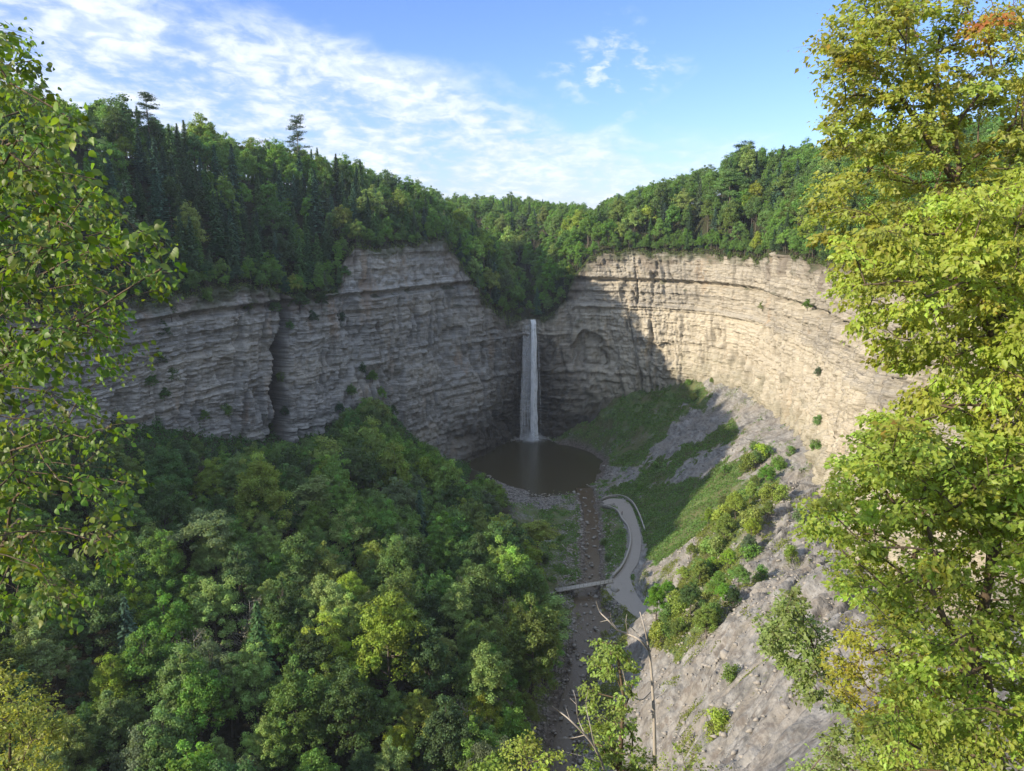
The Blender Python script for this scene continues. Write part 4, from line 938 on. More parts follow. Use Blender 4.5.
while sum(map(len, rows_.values())) < 36:
    a_ = rng.uniform((650, 445), (785, 665)); 
    if not in_poly(a_[:1], a_[1:], bp)[0]: continue
    rw_ = ['upper', 'upper middle', 'lower middle', 'lowest'][min(3, int((a_[1]-445)/55))]
    if len(rows_[rw_]) < 10: rows_[rw_].append(tuple(a_))
for rw_, L in rows_.items():
    L.sort()
    for k_, (px, py) in enumerate(L):
        pos = 'leftmost' if k_ == 0 else 'rightmost' if k_ == len(L)-1 else ORD[k_]+' from left'
        shrub_at(px, py, rng.uniform(2.6, 5.2), pick(['yellow-green', 'bright green', 'mid green', 'olive green', 'pale green'], [3, 3, 2, 2, 1]), f'{pos} of the loose bushes in the {rw_} part of the spur thicket', kd=['fine', 'shrub'][int(rng.random() < .5)], group='bushes of the spur thicket')
LS = [(196, 275, 6), (215, 262, 7), (238, 285, 6), (262, 292, 7), (285, 300, 8), (300, 315, 8), (312, 328, 6), (322, 312, 7), (290, 335, 5), (275, 318, 6), (333, 300, 6), (345, 283, 6), (340, 322, 4), (186, 300, 5), (172, 322, 6), (165, 345, 7),
      (158, 372, 7), (174, 380, 4), (150, 395, 7), (165, 405, 5), (372, 386, 6), (362, 372, 4), (382, 404, 7), (394, 420, 6), (352, 400, 6), (340, 418, 6), (285, 420, 5), (281, 380, 3), (248, 310, 4), (208, 300, 4), (225, 415, 4), (205, 425, 5)]
side = lambda px: 'left end' if px < 180 else 'pale rock band' if px < 260 else 'dark gully' if px < 310 else 'dark rock cleft'
bg_ = defaultdict(list)
for i, (px, py, sz) in enumerate(LS): bg_[(side(px), 'high' if py < 320 else 'low')].append((px, py, sz))
for (sd_, lv), L in bg_.items():
    L.sort()
    for k_, (px, py, sz) in enumerate(L):
        col = ['dark green', 'deep green', 'bluish green', 'mid green'][int(rng.integers(0, 4))]
        pos = '' if len(L) == 1 else 'leftmost of the ' if k_ == 0 else 'rightmost of the ' if k_ == len(L)-1 else ORD[min(k_, 11)]+' from left of the '
        shrub_at(px, py, sz*1.15, col, f'{pos}shaded shrubs {lv} on left cliff near {sd_}', 'fine' if sz > 4 else 'shrub', group='shrubs clinging to the shaded cliff')

# ---------------------------------------------------------------- waterfall
rw = np.random.default_rng(77); parts = []; tones = []
cf = colp(531); p0 = CL[cf, -1]; inn = inw[cf]; al = dirv[cf]
zl = p0[2]-.6
for k_ in range(235):
    main = k_ < 165; o_ = rw.normal()*.55+1.0 if main else rw.uniform(-4.5, -.3) if k_ < 228 else rw.uniform(2.4, 3.8)
    zt = zl if main else zl-rw.uniform(0, 8); zb = 0.1 if (main or rw.random() < .7) else rw.uniform(0, 25)
    n_ = 40; f = np.linspace(0, 1, n_); z = zt+(zb-zt)*f; out = 1.0+2.6*np.sqrt(np.clip(f, 0, 1))*(.6+.4*rw.random())+(.0 if main else -.6)
    lat = o_*(1+.5*f)+.35*vnoise(f*7+k_*3.7, 0.3, seed=3)*(.3+f)+.15*f*rw.normal(); wd = (.05+.22*rw.random()**2)*(1+1.1*f)*np.clip(.75+1.3*vnoise(f*11, k_*1.7, seed=4), 0, 2) if main else (.03+.05*rw.random())*(1+f)
    c_ = np.zeros((n_, 3)); c_[:, :2] = p0[:2]+inn*out[:, None]+al*lat[:, None]; c_[:, 2] = z
    if main: c_[0, :2] -= inn*1.2; c_[0, 2] += .1
    V, Fc = tube(c_, np.abs(wd)+.015, 5); parts.append((V, Fc)); tones.append(np.full(len(V), 1.0 if main else .22))
V, Fc = join(parts); me = mesh_from('waterfall', V, Fc, True); fattr(me, 'thick', np.concatenate(tones))
m, t, out = new_mat('falling_water'); co = t.add('ShaderNodeTexCoord').outputs['Object']
n = t.noise(t.mapping(co, (3.0, 3.0, .12)), 1.0, 6, .7); n2 = t.noise(t.mapping(co, (1.0, 1.0, .5)), 1.0, 4, .6)
b = t.add('ShaderNodeBsdfPrincipled', {'Base Color': (.93, .95, .97, 1), 'Roughness': .45}); tr = t.add('ShaderNodeBsdfTransparent'); tl = t.add('ShaderNodeBsdfTranslucent', {'Color': (.85, .9, .95, 1)})
m1 = t.add('ShaderNodeMixShader', {0: .45, 1: b.outputs[0], 2: tl.outputs[0]})
fac = t.math('MULTIPLY', t.ramp(t.math('ADD', t.math('MULTIPLY', n, .7), t.math('MULTIPLY', n2, .3)), [(.36, 0.4), (.50, 1.0)]), t.add('ShaderNodeAttribute', attribute_name='thick').outputs['Fac'])
mx = t.add('ShaderNodeMixShader', {0: fac, 1: tr.outputs[0], 2: m1.outputs[0]}); t.l.new(mx.outputs[0], out.inputs[0])
wfl = obj('waterfall', me, m, kind='structure'); wfl['label'] = 'tall thin white waterfall dropping into the pool'; wfl['category'] = 'waterfall'
foot = p0[:2]+inn*3.2
ns_ = 11000; P = np.zeros((ns_, 3)); th = rw.random(ns_)*6.283; rr0 = np.abs(rw.normal(size=ns_)); P[:, 0] = foot[0]+rr0*3.6*np.cos(th); P[:, 1] = foot[1]+rr0*2.6*np.sin(th); P[:, 2] = np.abs(rw.normal(size=ns_))*3.6*np.exp(-rr0*.6)+.05
V, Fc = cards(P, rw.normal(size=(ns_, 3)), .12+.22*rw.random(ns_), rw, .9)
m2, t, out = new_mat('spray'); b = t.add('ShaderNodeBsdfDiffuse', {'Color': (.8, .84, .88, 1)}); tr = t.add('ShaderNodeBsdfTransparent'); mx = t.add('ShaderNodeMixShader', {0: .3, 1: tr.outputs[0], 2: b.outputs[0]}); t.l.new(mx.outputs[0], out.inputs[0])
o = obj('spray', mesh_from('spray', V, Fc), m2, kind='stuff'); o['label'] = 'white spray at the foot of the waterfall'

# ---------------------------------------------------------------- stone parapets, footbridge, person
m, t, out = new_mat('pale_stone_masonry'); co = t.add('ShaderNodeTexCoord').outputs['Object']
v = t.add('ShaderNodeTexVoronoi', {'Vector': t.mapping(co, (1, 1, 2)), 'Scale': 2.2}); n = t.noise(co, 3, 5, .6)
principled(t, out, t.mix(t.ramp(v.outputs['Distance'], [(.3, 0.0), (.7, .7)]), t.mix(n, (.24, .225, .2), (.38, .36, .33)), (.1, .09, .08)), .9, n, .6, .05); M_stone = m
m, t, out = new_mat('coping_stone'); n = t.noise(t.add('ShaderNodeTexCoord').outputs['Object'], 2, 5, .6); principled(t, out, t.mix(n, (.24, .23, .21), (.36, .34, .32)), .9, n, .3, .03); M_cope = m
def strip_wall(pts, z0, h, w_, mat, name, parent=None):
    L, _ = resample(catmull(pts, 8), .5); dv = np.gradient(L[:, :2], axis=0); dv /= np.linalg.norm(dv, axis=1)[:, None]; nn = np.stack([-dv[:, 1], dv[:, 0]], 1); n_ = len(L)
    V = np.zeros((n_, 4, 3)); zb = L[:, 2]+z0; zt = zb+h+.04*vnoise(np.arange(n_)*.7, 0.2)
    for k_, (s_, z_) in enumerate(((-1, zb), (-1, zt), (1, zt), (1, zb))): V[:, k_, :2] = L[:, :2]+nn*s_*w_/2; V[:, k_, 2] = z_
    i = np.arange(n_-1)*4; Fc = [np.stack([i+a, i+b, i+4+b, i+4+a], 1) for a, b in ((0, 1), (1, 2), (2, 3), (3, 0))]; e = (n_-1)*4
    Fc = np.vstack(Fc+[np.array([[0, 3, 2, 1], [e, e+1, e+2, e+3]])]); return obj(name, mesh_from(name, V.reshape(-1, 3), Fc), mat, parent)
outer = [PZ(a, b, 1.7) for a, b in [(602, 500), (610, 497.5), (622, 497), (632, 503), (638, 513), (642, 523), (645, 532)]]
inner = [PZ(a, b, 1.7) for a, b in [(602, 506), (610, 508), (617.5, 512), (622, 520), (628, 528), (630.5, 541), (628, 554), (622, 567), (613, 577.5)]]
for nm, L, lb in (('outer', outer, 'low pale stone wall around the outer side of the path viewpoint'), ('inner', inner, 'long low stone wall along the creek side of the gravel path')):
    t_ = thing('stone_wall', lb, 'wall', tuple(L[0])); t_.location = (0, 0, 0)
    strip_wall(L, -.5, 1.25, .45, M_stone, 'masonry', t_); strip_wall(L, .755, .14, .6, M_cope, 'coping', t_)
def box(c, s, rz=0.0):
    x, y, z = np.array(s)/2; V = np.array([(a*x, b*y, d_*z) for a in (-1, 1) for b in (-1, 1) for d_ in (-1, 1)]); c_, s_ = math.cos(rz), math.sin(rz)
    V = np.stack([V[:, 0]*c_-V[:, 1]*s_, V[:, 0]*s_+V[:, 1]*c_, V[:, 2]], 1)+np.array(c)
    return V, np.array([(0, 1, 3, 2), (4, 6, 7, 5), (0, 4, 5, 1), (2, 3, 7, 6), (0, 2, 6, 4), (1, 5, 7, 3)])
A = PZ(556, 590.5, 1.5); B = PZ(612, 580, 1.9); Lb = np.linalg.norm((B-A)[:2]); rzb = math.atan2(B[1]-A[1], B[0]-A[0])
t_ = thing('footbridge', 'narrow pale footbridge with railings crossing the creek', 'footbridge', tuple((A+B)/2), rzb)
m, t, out = new_mat('bridge_concrete'); n = t.noise(t.add('ShaderNodeTexCoord').outputs['Object'], 1.5, 5, .6); principled(t, out, t.mix(n, (.34, .32, .29), (.46, .44, .41)), .85, n, .3, .02); M_conc = m
m, t, out = new_mat('rail_metal'); principled(t, out, (.22, .20, .17), .6); M_rail = m
obj('deck', mesh_from('deck', *box((0, 0, -.15), (Lb, 2.3, .4))), M_conc, t_)
for s_ in (-1, 1):
    ps = [box((-Lb/2+.3+i*(Lb-.6)/13, s_*1.08, .55), (.09, .09, 1.0)) for i in range(14)]+[box((0, s_*1.08, zz_), (Lb, .07, .07)) for zz_ in (.55, 1.09)]
    obj('railing', mesh_from('railing', *join(ps)), M_rail, t_)
for xx_ in (-Lb*.17, Lb*.46): obj('pier', mesh_from('pier', *box((xx_, 0, -1.9), (1.5 if xx_ < 0 else 3.0, 2.0, 3.08))), M_stone, t_)

def person(loc, rz, label):
    me = bpy.data.meshes.new('person'); J = [(0, 0, .95), (0, 0, 1.2), (0, .01, 1.42), (0, .01, 1.52), (0, .03, 1.66), (0, .03, 1.76),
        (-.19, 0, 1.42), (-.25, .02, 1.15), (-.24, .12, .92), (.19, 0, 1.42), (.25, .02, 1.15), (.24, .10, .92), (-.1, 0, .9), (-.11, .06, .5), (-.11, 0, .08), (-.11, .16, .04), (.1, 0, .9), (.12, -.05, .5), (.12, -.14, .09), (.12, .02, .04)]
    E = [(0, 1), (1, 2), (2, 3), (3, 4), (4, 5), (2, 6), (6, 7), (7, 8), (2, 9), (9, 10), (10, 11), (0, 12), (12, 13), (13, 14), (14, 15), (0, 16), (16, 17), (17, 18), (18, 19)]
    R = [.15, .14, .15, .06, .105, .07, .07, .05, .035, .07, .05, .035, .1, .07, .05, .04, .1, .07, .05, .04]
    me.from_pydata(J, E, []); o = bpy.data.objects.new('person', me); C.objects.link(o); md = o.modifiers.new('skin', 'SKIN')
    for v_, r_ in zip(me.skin_vertices[0].data, R): v_.radius = (r_, r_)
    me.skin_vertices[0].data[0].use_root = True; s_ = o.modifiers.new('sub', 'SUBSURF'); s_.levels = s_.render_levels = 2
    o.location = loc; o.rotation_euler = (0, 0, rz); o['label'] = label; o['category'] = 'person'
    m, t, out = new_mat('clothing'); sx_ = t.add('ShaderNodeSeparateXYZ', {0: t.add('ShaderNodeTexCoord').outputs['Object']}).outputs[2]
    principled(t, out, t.ramp(t.math('DIVIDE', sx_, 2.0), [(0.0, (.03, .03, .05)), (.46, (.10, .02, .02)), (.77, (.35, .2, .14)), (.86, (.03, .02, .015))], 'CONSTANT'), .8); me.materials.append(m); return o
pp = PZ(622, 515, 1.66); person(tuple(pp), 1.0, 'small person in dark clothes standing on the gravel path')

# ---------------------------------------------------------------- logs, snags
def log(p0, p1, r, label, wob=.015, twigs=3, name='fallen_log', cat='log', mat=None):
    P = crooked(p0, p1, 9, wob, rng); parts = [tube(P, np.linspace(r, r*.4, 9), 7)]
    for k_ in range(twigs): i = rng.integers(3, 8); d_ = nrm(rng.normal(size=3)+[0, 0, .8]); parts.append(tube([P[i], P[i]+d_*r*9], [r*.35, r*.1], 4))
    o = obj(name, mesh_from(name, *join(parts), True), mat or M_pale); o['label'] = label; o['category'] = cat; return o
def lp(a, b, up=.25): p, n = hit(a, b); return p+n*up
log(lp(814, 563, .4), lp(855, 610, .6), .22, 'long pale fallen trunk lying on the shale slope by the right maple')
log(lp(860, 580, .4), lp(868, 600, .5), .14, 'short pale stick beside the long fallen trunk')
log(lp(236, 318, .6), lp(247, 312, .6), .3, 'pale broken log on the ledge of the left cliff')
log(lp(562, 545), lp(573, 556), .2, 'pale driftwood log on the green island by the creek')
log(lp(577, 533), lp(590, 533), .3, 'pale slab like driftwood lying across the creek bed')
# rubble along creek, pool and scree
idx = np.where(((stones > .35) & (bed < .6) & (veg < .75)) | ((veg < .25) & (X > 20) & (Z > 3) & (Y > 230) & (rng.random(len(X)) < .25)) | ((X > 20) & (Y < 235) & (Z > 8) & (rng.random(len(X)) < .16)) | ((creekd < 5) & (Y > 150) & (Y < 330) & (rng.random(len(X)) < .22)))[0]
idx = idx[(qx[idx] > 440) & (qx[idx] < 900) & (qy[idx] > 380) & (Y[idx] > 90)]
idx = rng.choice(idx, min(len(idx), 13000), replace=False)
bs = np.array([(1, 0, 0), (-1, 0, 0), (0, 1, 0), (0, -1, 0), (0, 0, 1), (0, 0, -1), (.6, .6, .6), (-.6, -.6, .6)])*1.0
Fo = np.array([(0, 2, 4), (2, 1, 4), (1, 3, 4), (3, 0, 4), (2, 0, 5), (1, 2, 5), (3, 1, 5), (0, 3, 5)])
PV_ = []; Fl = []
for j, i in enumerate(idx):
    s_ = (.16+.75*rng.random()**4.5)*(1.35 if creekd[i] < 5 else 1); v = bs[:6]*rng.uniform(.6, 1.2, (6, 3))*[s_, s_*.8, s_*.55]; a = rng.random()*6.28; c_, sn = math.cos(a), math.sin(a)
    v = np.stack([v[:, 0]*c_-v[:, 1]*sn, v[:, 0]*sn+v[:, 1]*c_, v[:, 2]], 1)+[X[i]+rng.uniform(-.5, .5), Y[i]+rng.uniform(-.5, .5), Z[i]+(.05 if creekd[i] > 3.2 else .45*s_+.35)]; PV_.append(v); Fl.append(Fo+j*6)
m, t, out = new_mat('loose_stone'); n = t.noise(t.add('ShaderNodeTexCoord').outputs['Object'], .9, 5, .7); principled(t, out, t.mix(n, (.13, .12, .11), (.36, .34, .31)), .95, None); M_rub = m
o = obj('rubble', mesh_from('rubble', np.vstack(PV_), np.vstack(Fl)), M_rub, kind='stuff'); o['label'] = 'grey broken stones strewn along the creek and the slopes'
# boulders: single rocks that can be told apart
for (a, b, s_, lb) in [(615, 590, 1.7, 'large block under the right end of the footbridge'), (606, 597, 1.2, 'pale boulder in the creek just below the footbridge'), (596, 597, .9, 'small flat boulder in midstream below the footbridge'),
        (600, 612, 1.0, 'boulder at the right bank of the brown creek pool'), (587, 522, .8, 'pale boulder in the creek beside the viewpoint wall'), (596, 490, 1.1, 'boulder at the pool outlet'), (612, 475, 1.2, 'boulder at the right shore of the pool'),
        (604, 466, .9, 'dark boulder at the far right shore of the pool'), (660, 700, 1.2, 'block at the foot of the shale slope'), (725, 655, 1.3, 'dark block sticking out of the bare shale slope')]:
    p, n_ = hit(a, b); bm_ = None; g = 10; th = np.linspace(0, 2*math.pi, g+1)[:-1]; V = [(0, 0, -.5)]; 
    for ph in (-.6, 0, .55, 1.0): V += [(math.cos(x)*math.cos(ph), math.sin(x)*math.cos(ph)*.8, math.sin(ph)*.62) for x in th]
    V.append((0, 0, .58)); V = np.array(V); V *= (1+.28*vnoise(V[:, 0]*2+a, V[:, 1]*2, V[:, 2]*2, seed=8))[:, None]; V = V*s_
    Ft = [(0, 1+(i+1) % g, 1+i) for i in range(g)]+[(len(V)-1, 1+3*g+i, 1+3*g+(i+1) % g) for i in range(g)]; Fq = [(1+r*g+i, 1+r*g+(i+1) % g, 1+(r+1)*g+(i+1) % g, 1+(r+1)*g+i) for r in range(3) for i in range(g)]
    o = obj('boulder', mesh_from('boulder', V, [np.array(Ft), np.array(Fq)]), M_rub); o.location = tuple(p); o.rotation_euler = (0, 0, rng.random()*6); o['label'] = lb; o['category'] = 'boulder'; o['group'] = 'boulders by the creek and shale'

# ---------------------------------------------------------------- low plants covering the slopes
def cover(name, label, mask, n, size, color, up=.0):
    idx = np.where(mask)[0]; idx = rng.choice(idx, n); P = np.stack([X[idx]+rng.uniform(-.6, .6, n), Y[idx]+rng.uniform(-.6, .6, n), Z[idx]*1.0], 1)
    P[:, 2] = floor_z(P[:, 0], P[:, 1])+size*rng.uniform(.05, .55, n)+up*np.clip(fbm(P[:, 0]/2.3, P[:, 1]/2.3, seed=333, oct=2)+.05, 0, 1)*rng.random(n)
    V, Fc = cards(P, rng.normal(size=(n, 3))*.8+[0, 0, .9], size*(.5+.9*rng.random(n)), rng, .7); me = mesh_from(name, V, Fc); tone = np.clip(.5+.3*fbm(P[:, 0]/9, P[:, 1]/9, seed=300)+.2*rng.normal(size=n), 0, 1); fattr(me, 'tone', tone, 'FACE')
    o = obj(name, me, M_leaf, kind='stuff'); o['label'] = label; o.color = (*color, 1)
inview = (qx > 400) & (qx < 960)
cn = fbm(X/2.6, Y/2.6, seed=301, oct=3)
nn_ = 90000; ci = rng.integers(int(np.searchsorted(S, 60)), colp(900), nn_); rj = rng.random(nn_)**1.5*14-.8; P = rt[ci]+np.concatenate([rdir[ci]*np.maximum(rj, -.3)[:, None], np.zeros((nn_, 1))], 1)
kz = plat_h(P[:, 0], P[:, 1]); ks = sstep(0, 14, rj); P[:, 2] = rt[ci, 2]*(1-ks)+kz*ks+rng.random(nn_)**2*2.2*(.5+.8*np.abs(fbm(S[ci]/5, rj/5, seed=320)))+.1
P[rj < 0, 2] -= rng.random((rj < 0).sum())*3*sstep(-.1, .5, fbm(S[ci[rj < 0]]/6, 0.1, seed=321)); kp = (np.abs(cpx[ci]-531) > 9) & (fbm(S[ci]/4, rj/4, seed=322, oct=2) > -.3); P = P[kp]
V, Fc = cards(P, rng.normal(size=(len(P), 3))+[-.3, -.2, .8], .55*(.5+.9*rng.random(len(P))), rng, .65); me = mesh_from('undergrowth', V, Fc); fattr(me, 'tone', np.clip(.5+.25*rng.normal(size=len(P)), 0, 1), 'FACE')
o = obj('undergrowth', me, M_leaf, kind='stuff'); o['label'] = 'low brush and saplings lining the cliff rim under the trees'; o.color = (.10, .14, .05, 1)
cover('grass', 'green grass and herbs covering the shaded talus and creek island', (veg+.55*cn+.35*fbm(X/11, Y/11, seed=340) > .62) & (Y > 235) & (X > -12) & inview & (bed < .3), 60000, .55, (.105, .18, .055), up=1.6)
foot_ = (X < -8) & (qx > 20) & (qx < 470) & (qy > fline(BASE_LINE, qx)-22) & (qy < fline(BASE_LINE, qx)+18) & (Y > 200)
cover('thicket', 'dark brambles and bushes at the foot of the shaded cliff', foot_, 40000, .6, (.06, .12, .045), up=6.0)
cover('scrub', 'dry yellowish scrub and weeds on the sunlit spur', (veg+.55*cn > .52) & (Y <= 235) & (Y > 85) & (X > 20) & inview, 75000, .36, (.17, .20, .06), up=4.0)
# ================================================================== NEAR TREES
m, t, out = new_mat('maple_leaf')
oi = t.add('ShaderNodeObjectInfo'); tone = t.add('ShaderNodeAttribute', attribute_name='tone').outputs['Fac']; warm = t.add('ShaderNodeAttribute', attribute_name='warm').outputs['Fac']
c0 = t.mix(warm, oi.outputs['Color'], t.mix(t.ramp(warm, [(.75, 0.0), (1.0, 1.0)]), (.26, .22, .03), (.30, .11, .035)))
hs = t.add('ShaderNodeHueSaturation', {'Color': c0, 'Hue': t.math('ADD', .485, t.math('MULTIPLY', tone, .03)), 'Value': t.math('ADD', .6, t.math('MULTIPLY', tone, .8))})
b = t.add('ShaderNodeBsdfPrincipled', {'Base Color': hs.outputs[0], 'Roughness': .48}); b.inputs['Specular IOR Level'].default_value = .35
tr = t.add('ShaderNodeBsdfTranslucent', {'Color': t.mix(1.0, hs.outputs[0], (2.1, 1.9, .7), 'MULTIPLY')})
mx = t.add('ShaderNodeMixShader', {0: .42, 1: b.outputs[0], 2: tr.outputs[0]}); t.l.new(mx.outputs[0], out.inputs[0]); M_maple = m
def leaves(P, D, N, size, rng, wide=.62, simple=True):
    """pointed leaves: base P, direction D, face normal N"""
    D = nrm(D); N = nrm(N-(N*D).sum(1, keepdims=True)*D); B = np.cross(N, D); s = size[:, None]; n = len(P)
    fold = rng.uniform(.05, .35, (n, 1)); curl = rng.uniform(0, .35, (n, 1))
    m0, m3 = P, P+D*s-N*s*curl
    if simple:
        w1 = P+D*s*.42+B*s*wide*.5+N*s*fold*.4; w2 = P+D*s*.42-B*s*wide*.5+N*s*fold*.4
        V = np.stack([m0, w1, m3, w2], 1).reshape(-1, 3); i = np.arange(n)*4; return V, [np.stack([i, i+1, i+2], 1), np.stack([i, i+2, i+3], 1)], 2
    m1 = P+D*s*.3; m2 = P+D*s*.68-N*s*curl*.4
    L = []
    for sg in (1, -1): L += [P+D*s*.12+sg*B*s*wide*.30+N*s*fold*.2, P+D*s*.40+sg*B*s*wide*.52+N*s*fold*.35, P+D*s*.72+sg*B*s*wide*.34+N*s*(fold*.25-curl*.3)]
    V = np.stack([m0, m1, m2, m3]+L, 1).reshape(-1, 3); i = np.arange(n)*10
    q = [(0, 1, 5, 4), (1, 2, 6, 5), (0, 7, 8, 1), (1, 8, 9, 2)]; tr_ = [(2, 3, 6), (2, 9, 3)]
    F4 = np.concatenate([np.stack([i+a for a in f], 1) for f in q]); F3 = np.concatenate([np.stack([i+a for a in f], 1) for f in tr_]); return V, [F3, F4], 0
def grow(root, anchors, rng, step=.35, pw=.3, sag=.06):
    """greedy skeleton: joins anchors to the nearest limb"""
    N = [np.array(p) for p in root]; par = [-1]+list(range(len(root)-1)); plen = list(np.r_[0, np.cumsum(np.linalg.norm(np.diff(np.array(root), axis=0), axis=1))])
    base = np.array(root[0]); order = np.argsort([min(np.linalg.norm(a-np.array(r)) for r in root) for a in anchors]); tips = []; chains = [list(range(len(root)))]
    for ai in order:
        a = anchors[ai]; A = np.array(N); d = np.linalg.norm(A-a, axis=1); cost = d+pw*np.array(plen); j = int(np.argmin(cost))
        n_ = max(3, int(d[j]/step)+1); P = crooked(N[j], a, n_, .05, rng, sag*rng.uniform(-.2, 1)); ch = [j]
        for p in P[1:]: par.append(ch[-1]); plen.append(plen[ch[-1]]+float(np.linalg.norm(p-N[ch[-1]]))); N.append(p); ch.append(len(N)-1)
        tips.append((ch[-1], nrm(P[-1]-P[-2]))); chains.append(ch)
    cntt = np.zeros(len(N)); 
    for tp, _ in tips:
        j = tp
        while j >= 0: cntt[j] += 1; j = par[j]
    return np.array(N), chains, cntt, tips
def near_tree(name, label, cat, root, anchors, col, seed, spray_r=.6, nleaf=80, lsize=.09, flat=.16, r_tip=.006, fine=True, warmf=None, wide=.62, droop=.25, bark=None, mat=None, dens=None, twigk=4, maxr=.2):
    rng = np.random.default_rng(seed); anchors = [np.array(a) for a in anchors]; N, chains, cn_, tips = grow(root, anchors, rng)
    t_ = thing(name, label, cat, tuple(root[0])); inv = np.array(root[0]); parts = []
    for k_, ch in enumerate(chains):
        r = np.minimum(r_tip*np.maximum(cn_[ch], 1)**.5*1.15, maxr); r = np.minimum.accumulate(r); 
        if k_ > 0 and len(r) > 1: r[0] = r[1]
        parts.append(tube(N[ch]-inv, r, 7 if k_ == 0 else 5))
    LP = []; LD = []; LN = []; LS_ = []; TO = []; WA = []
    for (ti, d) in tips:
        c = N[ti]; R = spray_r*rng.uniform(.65, 1.3); hd = nrm(np.array([d[0], d[1], d[2]*.4])); tb = np.clip(.5+.2*rng.normal(), 0, 1); wv = warmf(c, rng) if warmf else 0
        sd = np.array([-hd[1], hd[0], 0]); tilt = rng.normal()*.25; szv = rng.uniform(.75, 1.2)
        nn_ = int(nleaf*rng.uniform(.6, 1.3)); rows = twigk
        for q in range(rows):   # twiglets fanning out
            a = (q-(rows-1)/2)*1.9/max(rows-1, 1)+.2*rng.normal(); td = nrm(hd*math.cos(a)+sd*math.sin(a)+np.array([0, 0, tilt*math.sin(a)-droop*.5+.1*rng.normal()])); L = R*(1.15-.25*abs(a)); s0 = c-hd*R*.35
            parts.append(tube([s0-inv, s0+td*L*.5-inv, s0+td*L+np.array([0, 0, -.08*L])-inv], [r_tip*.7, r_tip*.5, r_tip*.25], 3))
            k2 = nn_//rows; f = rng.random(k2)**.8; P = s0+td*(L*f)[:, None]+rng.normal(size=(k2, 3))*[R*.13, R*.13, R*flat*.6]; P[:, 2] -= .08*L*f
            lat = np.cross(td, [0, 0, 1.]); sg = rng.choice([-1, 1], k2)[:, None]; D = td*.6+lat*sg*rng.uniform(.3, 1.1, (k2, 1))+np.array([0, 0, -droop])+.3*rng.normal(size=(k2, 3))
            LP.append(P); LD.append(D); LN.append(np.array([-.45, -.3, .75])+.5*rng.normal(size=(k2, 3))); LS_.append(lsize*szv*rng.uniform(.5, 1.3, k2)); TO.append(np.clip(tb+.18*rng.normal(size=k2), 0, 1)); WA.append(np.clip(wv+.12*rng.normal(size=k2), 0, 1) if wv > 0 else np.clip(.06*rng.normal(size=k2), 0, 1))
    P, D, Nn, Sz, TO, WA = map(np.concatenate, (LP, LD, LN, LS_, TO, WA)); V, Fc, _ = leaves(P-inv, D, Nn, Sz, rng, wide, fine)
    me = mesh_from('crown', V, Fc); nf = len(me.polygons); per = 2 if fine else 6; rep = nf//len(P)
    fattr(me, 'tone', np.tile(TO, rep), 'FACE'); fattr(me, 'warm', np.tile(WA, rep), 'FACE')
    V, Fc = join(parts); obj('trunk', mesh_from('trunk', V, Fc, True), bark or M_twig, t_); o = obj('crown', me, mat or M_maple, t_); o.color = (*col, 1); return t_
def anchors_in(poly, y0, y1, n, seed, mind=.0, dens=None):
    rng = np.random.default_rng(seed); poly = np.array(poly, float); out = []; lo, hi = poly.min(0), poly.max(0); pts = []
    tries = 0
    while len(out) < n and tries < n*400:
        tries += 1; q = rng.uniform(lo, hi)
        if not in_poly(q[:1], q[1:], poly)[0]: continue
        if dens is not None and rng.random() > dens(*q): continue
        if mind and any(abs(q[0]-a)+1.8*abs(q[1]-b) < mind for a, b in pts): continue
        pts.append(tuple(q)); Y = rng.uniform(y0, y1); p = PY(q[0], q[1], Y); out.append(p)
    return out
warm_tip = lambda lo, hi: (lambda c, r: float(np.clip(r.uniform(lo, hi), 0, 1)) if r.random() < .8 else .05)
# tall maple, top right
R1 = [(806, 52), (835, 28), (868, -15), (1060, -40), (1080, 290), (980, 300), (905, 285), (850, 262), (826, 235), (812, 196), (842, 165), (828, 120), (846, 90)]
d1 = lambda x, y: .35 if (y < 70 and x > 925) else 1.0
a1 = anchors_in(R1, 14.5, 19.5, 390, 1, 11, d1)
root1 = [PY(1020, 560, 17.5), PY(1008, 440, 17.3), PY(994, 330, 17), PY(976, 240, 16.8), PY(955, 180, 16.6), PY(925, 135, 16.5), PY(900, 95, 16.4)]
near_tree('maple_tree', 'tall yellow-green maple rising against the sky at the upper right', 'tree', root1, a1, (.22, .28, .055), 11, .55, 135, .112, warmf=lambda c, r: float(np.clip(r.normal(.22, .2)+.45*(project(*c)[1] < 60 and project(*c)[0] > 960)*r.random(), 0, 1)), bark=M_twig)
# middle maple
R2 = [(852, 300), (835, 270), (850, 235), (905, 215), (950, 190), (1080, 165), (1080, 560), (960, 520), (905, 480), (872, 420), (925, 390), (890, 350)]
a2 = anchors_in(R2, 10.5, 14.5, 400, 2, 11)
root2 = [PY(1075, 720, 13.4), PY(1060, 590, 13.2), PY(1040, 470, 13), PY(1015, 380, 12.8), PY(985, 320, 12.6), PY(960, 270, 12.4)]
near_tree('maple_tree', 'dense sunlit maple with drooping yellow-green leaves at the middle right', 'tree', root2, a2, (.25, .33, .05), 12, .44, 140, .092, warmf=lambda c, r: float(np.clip(r.normal(.22, .15), 0, 1)), droop=.5)
